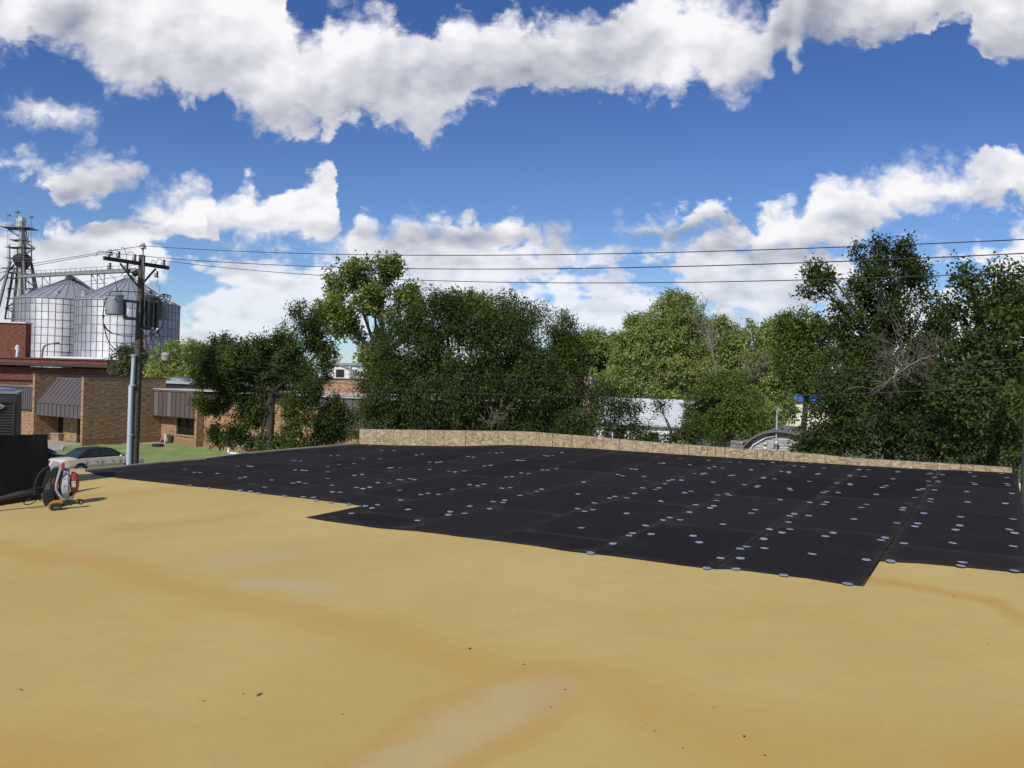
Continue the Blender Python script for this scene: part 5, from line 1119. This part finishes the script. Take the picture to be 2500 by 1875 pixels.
box_at(1816, 1896, 44.3, 1084, 2.4, 'wall', sd, ls)
bb_ = thing('blue_roofed_building', 'cream building with a bright blue roof glimpsed through the leaves', 'building', (P(1955, 950, 92).x, 92, 0))
box_at(1922, 2030, 92, 979, 8, 'wall', mat('cream_wall', (.82, .76, .58), .6, var=.03), bb_); box_at(1918, 2036, 91.6, 961, 9, 'roof', mat('blue_roof', (.05, .15, .5), .45, var=.05), bb_, 979)
# white membrane roof beside ours
qr = lambda a_, b__: tuple(PRc + eA * a_ + eB * b__)
nb2 = MB().prism([qr(.04, 2.4), qr(9, 2.4), qr(9, 8.6), qr(.04, 8.6)], 0, CZ - 2.2).obj('white_flat_building', mat('white_membrane', (.8,) * 3), None)
tag(rebase(nb2, (*qr(2, 4), 0)), 'sliver of a white flat roof just past the right roof edge', 'building')

# ------------------------------------------------------------------ trees
def leafmat(name, dark, light, trans=.36, spec=.18, rough=.6):
    m_ = bpy.data.materials.new(name); m_.use_nodes = True; g = N(m_.node_tree); b = g.n['Principled BSDF']
    at_ = g.new('ShaderNodeAttribute', attribute_name='tone'); info = g.new('ShaderNodeObjectInfo').outputs['Random']
    c_ = g.mix(g.m('ADD', at_.outputs['Fac'], g.m('MULTIPLY', g.m('SUBTRACT', info, .5), .2), clamp=True), rgb(*dark), rgb(*light))
    g.put(b.inputs['Base Color'], c_); b.inputs['Roughness'].default_value = rough; b.inputs['Specular IOR Level'].default_value = spec
    tr_ = g.new('ShaderNodeBsdfTranslucent'); g.put(tr_.inputs['Color'], g.mix(1, c_, rgb(1.25, 1.3, .5), 'MULTIPLY'))
    ms = g.new('ShaderNodeMixShader'); ms.inputs[0].default_value = trans
    out = g.n['Material Output']; g.l.new(b.outputs[0], ms.inputs[1]); g.l.new(tr_.outputs[0], ms.inputs[2]); g.l.new(ms.outputs[0], out.inputs[0]); return m_
LM = {'dark': leafmat('dark_leaves', (.036, .054, .015), (.11, .15, .04)), 'mid': leafmat('mid_leaves', (.058, .088, .022), (.18, .235, .06)),
      'light': leafmat('light_leaves', (.145, .19, .055), (.38, .44, .16)), 'pale': leafmat('pale_leaves', (.09, .13, .03), (.30, .36, .12)), 'grey': leafmat('grey_leaves', (.06, .075, .035), (.17, .19, .095)),
      'brownish': leafmat('brownish_leaves', (.032, .050, .014), (.10, .135, .038))}
bark = mat('bark', (.075, .065, .055), .95, c2=(.03, .026, .02), vs=5, bump=.8, bs=14); deadb = mat('dead_wood', (.24, .21, .165), .9, c2=(.12, .10, .085), vs=4)
def vnoise(p, seed):                                        # cheap smooth lumps
    s = seed * 1.7
    return (np.sin(p[:, 0] * 1.0 + s) * np.sin(p[:, 1] * 1.1 + s * 2.1) + np.sin(p[:, 2] * 1.2 + s * .7) * np.sin(p[:, 0] * 1.9 - s) + .6 * np.sin(p[:, 1] * 2.7 + p[:, 2] * 2.3 + s)) / 2.6
def crown(rs, blobs, nspray, per, leaf, aspect, sprayr, droop, seed, lump=1.0, gap=-.25):
    C, R = np.array([b_[0] for b_ in blobs]), np.array([b_[1] for b_ in blobs])
    wgt = (R[:, 0] * R[:, 2] + R[:, 0] * R[:, 1]); wgt /= wgt.sum()
    need, out = nspray, []
    while need > 0:
        k = rs.choice(len(blobs), size=need * 3, p=wgt)
        d = rs.normal(size=(len(k), 3)); d /= np.linalg.norm(d, axis=1)[:, None]
        r_ = rs.random(len(k)) ** (1 / 4.2)
        wob = 1 + .16 * vnoise(d * 3.3 + k[:, None] * 5.1, seed)
        p = C[k] + d * R[k] * (r_ * wob)[:, None]
        keep = (vnoise(p * (1.9 / lump), seed + 3) > gap) & (p[:, 2] > .25)
        p = p[keep][:need]; out.append(p); need -= len(p)
    sp = np.concatenate(out); n = len(sp)
    cen = (C * wgt[:, None]).sum(0)
    outd = sp - cen; outd /= np.linalg.norm(outd, axis=1)[:, None] + 1e-6
    ax = outd * .8 + rs.normal(size=(n, 3)) * .55; ax[:, 2] += .25 - droop; ax /= np.linalg.norm(ax, axis=1)[:, None]
    t = rs.random((n, per)); pos = sp[:, None, :] + ax[:, None, :] * ((t - .4) * sprayr * 1.7)[..., None] + rs.normal(size=(n, per, 3)) * sprayr * .30
    tone = np.clip(.5 + .22 * rs.normal(size=n)[:, None] + .13 * rs.normal(size=(n, per)) + .25 * vnoise(sp * .8, seed + 9)[:, None], 0, 1)
    pos = pos.reshape(-1, 3); tone = tone.reshape(-1)
    m_ = len(pos); la = np.repeat(ax, per, 0) * .5 + rs.normal(size=(m_, 3)) * .6; la[:, 2] -= .15 + droop; la /= np.linalg.norm(la, axis=1)[:, None]
    nn = rs.normal(size=(m_, 3)) * .55 + np.repeat(outd, per, 0) * .45; nn[:, 2] += .55
    sd_ = np.cross(la, nn); sd_ /= np.linalg.norm(sd_, axis=1)[:, None] + 1e-6; up_ = np.cross(sd_, la)
    Ls = (leaf * rs.uniform(.65, 1.3, m_))[:, None]
    v = np.empty((m_, 4, 3)); v[:, 0] = pos; v[:, 1] = pos + la * Ls * .45 + sd_ * Ls * aspect * .5 + up_ * Ls * .08; v[:, 2] = pos + la * Ls; v[:, 3] = pos + la * Ls * .45 - sd_ * Ls * aspect * .5 + up_ * Ls * .08
    return v.reshape(-1, 3), tone, sp
def leafmesh(name, v, tone, m_, parent):
    inv = np.array(WM[parent.name].inverted()); v = v @ inv[:3, :3].T + inv[:3, 3]
    n = len(v) // 4; me = bpy.data.meshes.new(name); me.vertices.add(4 * n); me.vertices.foreach_set('co', v.astype(np.float32).ravel())
    me.loops.add(4 * n); me.loops.foreach_set('vertex_index', np.arange(4 * n, dtype=np.int32)); me.polygons.add(n)
    me.polygons.foreach_set('loop_start', np.arange(0, 4 * n, 4, dtype=np.int32)); me.update(calc_edges=True)
    a_ = me.attributes.new('tone', 'FLOAT', 'FACE'); a_.data.foreach_set('value', tone.astype(np.float32)); me.materials.append(m_)
    o_ = bpy.data.objects.new(name, me); col.objects.link(o_); o_.parent = parent; return o_
def bez(a, c, b_, n): return [(a * (1 - t) ** 2 + c * 2 * t * (1 - t) + b_ * t * t) for t in [k / n for k in range(n + 1)]]
TS = [0]; LEAVES = [0]
def tree(label, Y, blobs, trunk, lm='dark', dens=900, leaf=.11, per=26, sprayr=.33, aspect=.5, droop=.1, name='broadleaf_tree', cat='tree', group='trees around the roof', tr=None, lump=1.0, gap=-.25, twigs=46, mt=None, depth=.8, show_trunk=True):
    TS[0] += 1; rs = np.random.RandomState(100 + TS[0]); rnd = random.Random(TS[0])
    bl, area_ = [], 0
    for q in blobs:
        u, v, ru, rv = q[:4]; dy = q[4] if len(q) > 4 else rnd.uniform(-.5, .5) * ru / F * Y * .6
        c_ = P(u, v, Y + dy); rx, rz_ = ru / F * Y, rv / F * Y; bl.append(((c_.x, c_.y, max(c_.z, rz_ * .6)), (rx, (rx + rz_) / 2 * depth, rz_))); area_ += math.pi * rx * rz_
    n_ = int(min(area_ * dens / per * 1.35, 5200)); v, tone, sp = crown(rs, bl, n_, per, leaf, aspect, sprayr, droop, TS[0], lump, gap)
    LEAVES[0] += len(tone)
    bx_ = P(trunk[0], 1000, Y); base = Vector((bx_.x, Y, 0))
    t = thing(name, label, cat, base, 0, group)
    leafmesh('crown' if cat == 'tree' else 'foliage', v, tone, LM[lm], t)
    cc = Vector(np.mean([b_[0] for b_ in bl], axis=0)); hub = Vector((base.x * .6 + cc.x * .4, Y, max(1.2, min(cc.z, P(trunk[0], trunk[1], Y).z))))
    r0 = tr or .16 * (max(b_[0][2] for b_ in bl) / 8) + .05
    m_ = MB(); m_.tube([base - Vector((0, 0, .1)), base.lerp(hub, .5) + Vector((rnd.uniform(-.12, .12), 0, 0)), hub], [r0 * 1.25, r0, r0 * .8], 10)
    for c_, R_ in bl:
        c_ = Vector(c_); tip = c_ + Vector((0, 0, R_[2] * .45)); cp_ = hub.lerp(c_, .5) + Vector((rnd.uniform(-.3, .3), rnd.uniform(-.2, .2), (c_ - hub).length * .12))
        pts = bez(hub, cp_, tip, 7); m_.tube(pts, [r0 * .42 * (1 - .9 * k / 7) + .006 for k in range(8)], 7)
        k_ = max(3, twigs // len(bl)); dd = np.linalg.norm(sp - np.array(c_), axis=1); near = sp[dd < max(R_) * 1.05]
        for i in range(min(k_, len(near))):
            e = Vector(near[rnd.randrange(len(near))]); s_ = pts[rnd.randrange(2, 7)]
            m_.tube(bez(s_, s_.lerp(e, .5) + Vector((0, 0, (e - s_).length * .15)), e, 4), [r0 * .13, r0 * .10, r0 * .07, r0 * .05, .005], 5, False)
    if show_trunk: m_.obj('trunk' if cat == 'tree' else 'stem', mt or bark, t, smooth=True)
    return t
# left of the big dark mass
tree('dark leafy tree with a furrowed trunk standing before the long tan brick wall', 34,
     [(560, 885, 68, 48), (640, 870, 80, 52), (730, 830, 62, 55), (745, 780, 42, 42), (530, 920, 60, 40), (520, 975, 42, 30), (600, 930, 70, 45), (690, 890, 80, 60), (772, 905, 36, 45), (800, 862, 24, 20), (570, 1000, 45, 32), (560, 1055, 50, 28), (630, 1000, 40, 40), (760, 985, 70, 55), (815, 1030, 48, 50), (740, 1070, 60, 40), (640, 1085, 45, 25), (548, 838, 28, 18), (775, 835, 30, 26), (492, 880, 24, 40)],
     (668, 960), 'dark', 1100, .15, aspect=.36, droop=.25, sprayr=.32, tr=.19, gap=-.12)
tree('tall sunlit tree with open limbs towering above the dark tree mass', 58,
     [(840, 690, 45, 40), (905, 670, 60, 45), (950, 655, 30, 25), (870, 740, 65, 45), (935, 740, 45, 40), (830, 790, 40, 30), (900, 820, 40, 45), (905, 865, 24, 26), (1005, 720, 38, 25), (1030, 745, 35, 30), (800, 760, 30, 25), (1120, 735, 42, 25), (1160, 740, 35, 25), (1100, 770, 40, 20), (930, 905, 35, 50)],
     (905, 880), 'pale', 360, .24, sprayr=.5, aspect=.6, gap=-.02, lump=1.6, tr=.34, group='trees around the roof')
tree('broad dark elm filling the middle behind the left half of the parapet', 30,
     [(1070, 775, 75, 55), (1160, 800, 75, 45), (1000, 850, 95, 70), (1120, 860, 120, 80), (1240, 820, 90, 75), (960, 940, 90, 80), (1080, 960, 110, 80), (1200, 940, 110, 80), (1300, 930, 80, 80), (930, 1030, 70, 60), (1040, 1050, 90, 55), (1170, 1050, 90, 50), (1290, 1040, 90, 50), (1085, 745, 48, 30), (1000, 790, 45, 40)],
     (1130, 1000), 'dark', 1150, .12, aspect=.42, tr=.22, gap=-.55, droop=.3)
tree('dark rounded tree with two raised tops right of the broad elm', 33,
     [(1235, 765, 45, 45), (1290, 780, 55, 40), (1360, 800, 50, 35), (1310, 850, 80, 60), (1385, 870, 55, 60), (1350, 940, 80, 60), (1410, 990, 60, 60), (1330, 1040, 80, 50), (1230, 800, 60, 40)],
     (1340, 1000), 'dark', 950, .12, aspect=.42, tr=.18, gap=-.2)
tree('dark shrubs growing against the outside of the parapet before the white roof', 27,
     [(1440, 1040, 70, 45), (1515, 1025, 55, 42), (1560, 1065, 50, 35), (1470, 965, 28, 24), (1400, 1050, 60, 50), (1535, 988, 32, 26), (1490, 1000, 35, 32)],
     (1480, 1050), 'dark', 900, .11, aspect=.4, cat='shrub', name='shrub', group='shrubs behind the parapet', tr=.07, gap=-.25)
tree('young dark shrub rising in front of the white shingle roof', 29,
     [(1614, 1020, 22, 30), (1640, 1068, 40, 32), (1682, 1045, 26, 26), (1600, 1080, 40, 30), (1710, 1085, 40, 28), (1615, 990, 13, 13)],
     (1640, 1060), 'dark', 950, .11, aspect=.42, cat='shrub', name='shrub', group='shrubs behind the parapet', tr=.06, gap=-.12)
# lit trees beyond the house
tree('bright green feathery tree with the highest top behind the white roofed house', 82,
     [(1650, 770, 65, 50), (1600, 820, 70, 50), (1690, 830, 80, 60), (1560, 860, 70, 60), (1640, 900, 90, 55), (1720, 910, 70, 55), (1540, 930, 70, 45), (1650, 728, 20, 16), (1550, 790, 22, 20), (1600, 970, 90, 40)],
     (1640, 960), 'light', 400, .27, sprayr=.62, aspect=.5, droop=.3, tr=.3, lump=1.8, gap=-.5, group='sunlit trees beyond the house')
tree('yellowish green bushy tree behind the chimney', 88,
     [(1450, 850, 60, 40), (1410, 880, 40, 60), (1490, 890, 50, 60), (1440, 930, 60, 45), (1500, 950, 45, 40), (1520, 840, 30, 25)],
     (1460, 960), 'light', 400, .27, sprayr=.6, aspect=.6, tr=.25, lump=1.8, group='sunlit trees beyond the house')
tree('bright green tree with a dark split trunk to the right of the white roofed house', 47,
     [(1760, 960, 60, 45), (1720, 985, 45, 45), (1800, 990, 60, 50), (1750, 1035, 60, 35), (1830, 1035, 40, 35), (1700, 1030, 30, 40), (1780, 940, 45, 30)],
     (1792, 1050), 'mid', 700, .16, sprayr=.42, aspect=.5, tr=.24, gap=-.2, group='sunlit trees beyond the house')
tree('mid green tree behind the dry twigs, under the gap in the clouds', 76,
     [(1780, 840, 50, 45), (1850, 850, 60, 50), (1800, 900, 70, 50), (1880, 900, 50, 50), (1840, 960, 60, 50), (1760, 800, 22, 22), (1850, 795, 20, 20), (1900, 815, 45, 38), (1890, 985, 45, 50)],
     (1840, 960), 'light', 400, .26, sprayr=.55, aspect=.5, tr=.25, lump=1.7, group='sunlit trees beyond the house')
tree('low yellow green bush left of the shed mast', 52, [(1860, 1010, 38, 35), (1830, 1050, 38, 22), (1885, 1045, 25, 25)], (1855, 1050), 'light', 600, .16, cat='shrub', name='shrub', sprayr=.35, tr=.07, group='sunlit shrubs beyond the house')
tree('mid green tree with a rounded top just left of the tallest right tree', 58,
     [(1950, 805, 60, 45), (2010, 840, 60, 55), (1950, 880, 60, 55), (2030, 900, 60, 55), (1965, 930, 45, 30), (2005, 975, 30, 30)],
     (1960, 960), 'mid', 420, .22, sprayr=.5, aspect=.55, tr=.22, lump=1.5, group='sunlit trees beyond the house')
# right group
tree('tallest dark tree at the right with two high tops and a drooping left limb', 27,
     [(2130, 620, 42, 40), (2215, 618, 42, 36), (2185, 665, 60, 42), (2250, 665, 35, 40), (2140, 700, 60, 45), (2010, 665, 35, 28), (1995, 705, 38, 36), (2060, 725, 50, 40), (2170, 760, 75, 50), (2260, 760, 60, 50), (2080, 800, 75, 50), (2180, 840, 90, 60), (2280, 850, 60, 60), (2060, 880, 70, 60)],
     (2180, 900), 'dark', 950, .125, aspect=.5, tr=.2, gap=-.02, droop=.2)
tree('brownish dark thicket tree behind the right half of the parapet', 24,
     [(2080, 950, 80, 55), (2190, 940, 95, 70), (2280, 960, 80, 70), (2040, 1030, 60, 55), (2130, 1050, 100, 60), (2240, 1070, 95, 60), (1985, 1060, 50, 50), (2330, 1060, 70, 70), (1960, 1010, 40, 30), (2000, 1100, 70, 40)],
     (2200, 1050), 'brownish', 900, .115, aspect=.5, tr=.16, gap=-.28)
tree('dense dark tree leaning into the right edge of the photo', 20,
     [(2440, 735, 70, 55), (2400, 800, 80, 65), (2490, 810, 80, 75), (2370, 880, 75, 65), (2460, 910, 90, 75), (2400, 990, 90, 75), (2490, 1020, 80, 75), (2380, 1070, 80, 60), (2460, 1100, 70, 55), (2350, 665, 20, 28), (2372, 700, 36, 34), (2430, 672, 20, 24), (2510, 715, 60, 55), (2330, 780, 40, 45), (2330, 940, 60, 55), (2570, 860, 70, 120), (2560, 1050, 70, 75), (2500, 940, 80, 80)],
     (2450, 1000), 'dark', 1050, .11, aspect=.6, tr=.18, gap=-.35)
# distant trees at left and on the horizon
tree('bright green distant tree between the utility pole and the dark leafy tree', 84, [(420, 870, 40, 32), (470, 870, 45, 35), (520, 880, 45, 35), (440, 910, 60, 35), (510, 920, 60, 30), (400, 905, 35, 30), (560, 890, 30, 35)], (470, 920), 'light', 400, .27, sprayr=.6, tr=.25, lump=1.7, group='distant trees')
tree('greyish green distant tree left of the utility pole in front of the bins', 88, [(290, 880, 24, 30), (315, 875, 22, 32), (300, 905, 30, 20), (340, 880, 18, 28), (360, 900, 24, 25)], (305, 915), 'grey', 260, .28, sprayr=.55, tr=.2, lump=1.5, group='distant trees')
rd = random.Random(9)
for k, (u, Yd) in enumerate([(600, 122), (690, 130), (965, 120), (1080, 128), (1200, 118), (1320, 124), (1395, 112), (1560, 130), (1700, 126), (1830, 122), (1960, 126), (2090, 118), (2240, 124), (2390, 116), (2540, 118)]):
    h_ = rd.uniform(30, 48) + (14 if u > 1300 else 0); hy = 937.5 + .028 * (u - 1250)
    if u in (1395,): h_ = 62
    tree('hazy round distant tree on the horizon behind the other trees', Yd, [(u - 35, hy - h_ * .35, 40, 34), (u + 32, hy - h_ * .3, 42, 34), (u, hy - h_ * .7, 42, 30), (u - 10, hy + 20, 66, 40)], (u, hy), 'light' if k % 2 else 'mid', 130, .42, sprayr=.8, tr=.25, lump=2.2, group='distant trees on the horizon', twigs=12, per=20)
# bare and dead wood
def bare(label, base, tips, r0, seed, group='dead branches among the trees', nsub=5):
    rnd = random.Random(seed); m_ = MB(); base = Vector(base); t = thing('dead_tree', label, 'dead tree', (base.x, base.y, 0), 0, group)
    tips = [Vector(p) for p in tips]; cen = sum(tips, Vector()) / len(tips); crook = lambda L_: Vector((rnd.uniform(-1, 1), rnd.uniform(-.5, .5), rnd.uniform(-.4, .4))) * L_
    stem = bez(base, base.lerp(cen, .5) + crook((cen - base).length * .15), cen, 8)
    m_.tube([Vector((base.x, base.y, 0)), base] + stem[1:], [r0 * .6, r0 * .5] + [r0 * .5 * (1 - .08 * k) for k in range(8)], 7)
    def grow(a_, b_, r_, lv):
        L_ = (b_ - a_).length; n_ = 6; pts = bez(a_, a_.lerp(b_, .5) + crook(L_ * .14), b_, n_)
        pts = [pts[0]] + [p + crook(L_ * .03) for p in pts[1:]]
        m_.tube(pts, [max(.005, r_ * (1 - .8 * k / n_)) for k in range(n_ + 1)], 5, False)
        if lv:
            d0 = (b_ - a_).normalized()
            for i in range(nsub if lv == 2 else 3):
                s_ = pts[rnd.randrange(1, n_)]; d = (d0 * .8 + Vector((rnd.uniform(-1, 1), rnd.uniform(-1, 1), rnd.uniform(-.5, .9)))).normalized()
                grow(s_, s_ + d * L_ * rnd.uniform(.25, .5), r_ * .4, lv - 1)
    for tp in tips: grow(stem[rnd.randrange(2, 9)], tp, r0 * .38, 2)
    m_.obj('branch', deadb, t, smooth=True); return t
bare('bleached dead branches forking up in front of the bright feathery tree', P(1748, 900, 62), [P(u, v, 62) for u, v in ((1690, 745), (1715, 760), (1740, 770), (1700, 810), (1775, 800), (1765, 840), (1725, 720))], .16, 4)
bare('bleached dead limb low on the bright tree right of the house', P(1762, 970, 48.5), [P(u, v, 47) for u, v in ((1715, 905), (1760, 900), (1790, 915), (1815, 900), (1740, 880))], .09, 6)
bare('tangle of dry grey twigs hanging in the bright trees at mid right', P(1830, 950, 64), [P(1800 + 11 * k, 880 + 25 * math.sin(k * 2.2), 60) for k in range(12)], .10, 8, nsub=9)
bare('tangle of brown dry twigs inside the brownish thicket at right', P(2250, 1010, 25.2), [P(u, v, 22.1) for u, v in ((2180, 820), (2230, 800), (2290, 830), (2330, 850), (2140, 860), (2270, 900), (2350, 900), (2200, 900), (2120, 960), (2340, 960))], .05, 12, nsub=12)
bare('pale dry twigs sprouting behind the parapet under the dark elm', P(1200, 1070, 26.5), [P(1170 + 9 * k, 1005 + 18 * math.sin(k * 1.9), 26.5) for k in range(10)], .02, 14, nsub=4)
import sys; print('leaves', LEAVES[0], 'objects', len(bpy.data.objects))
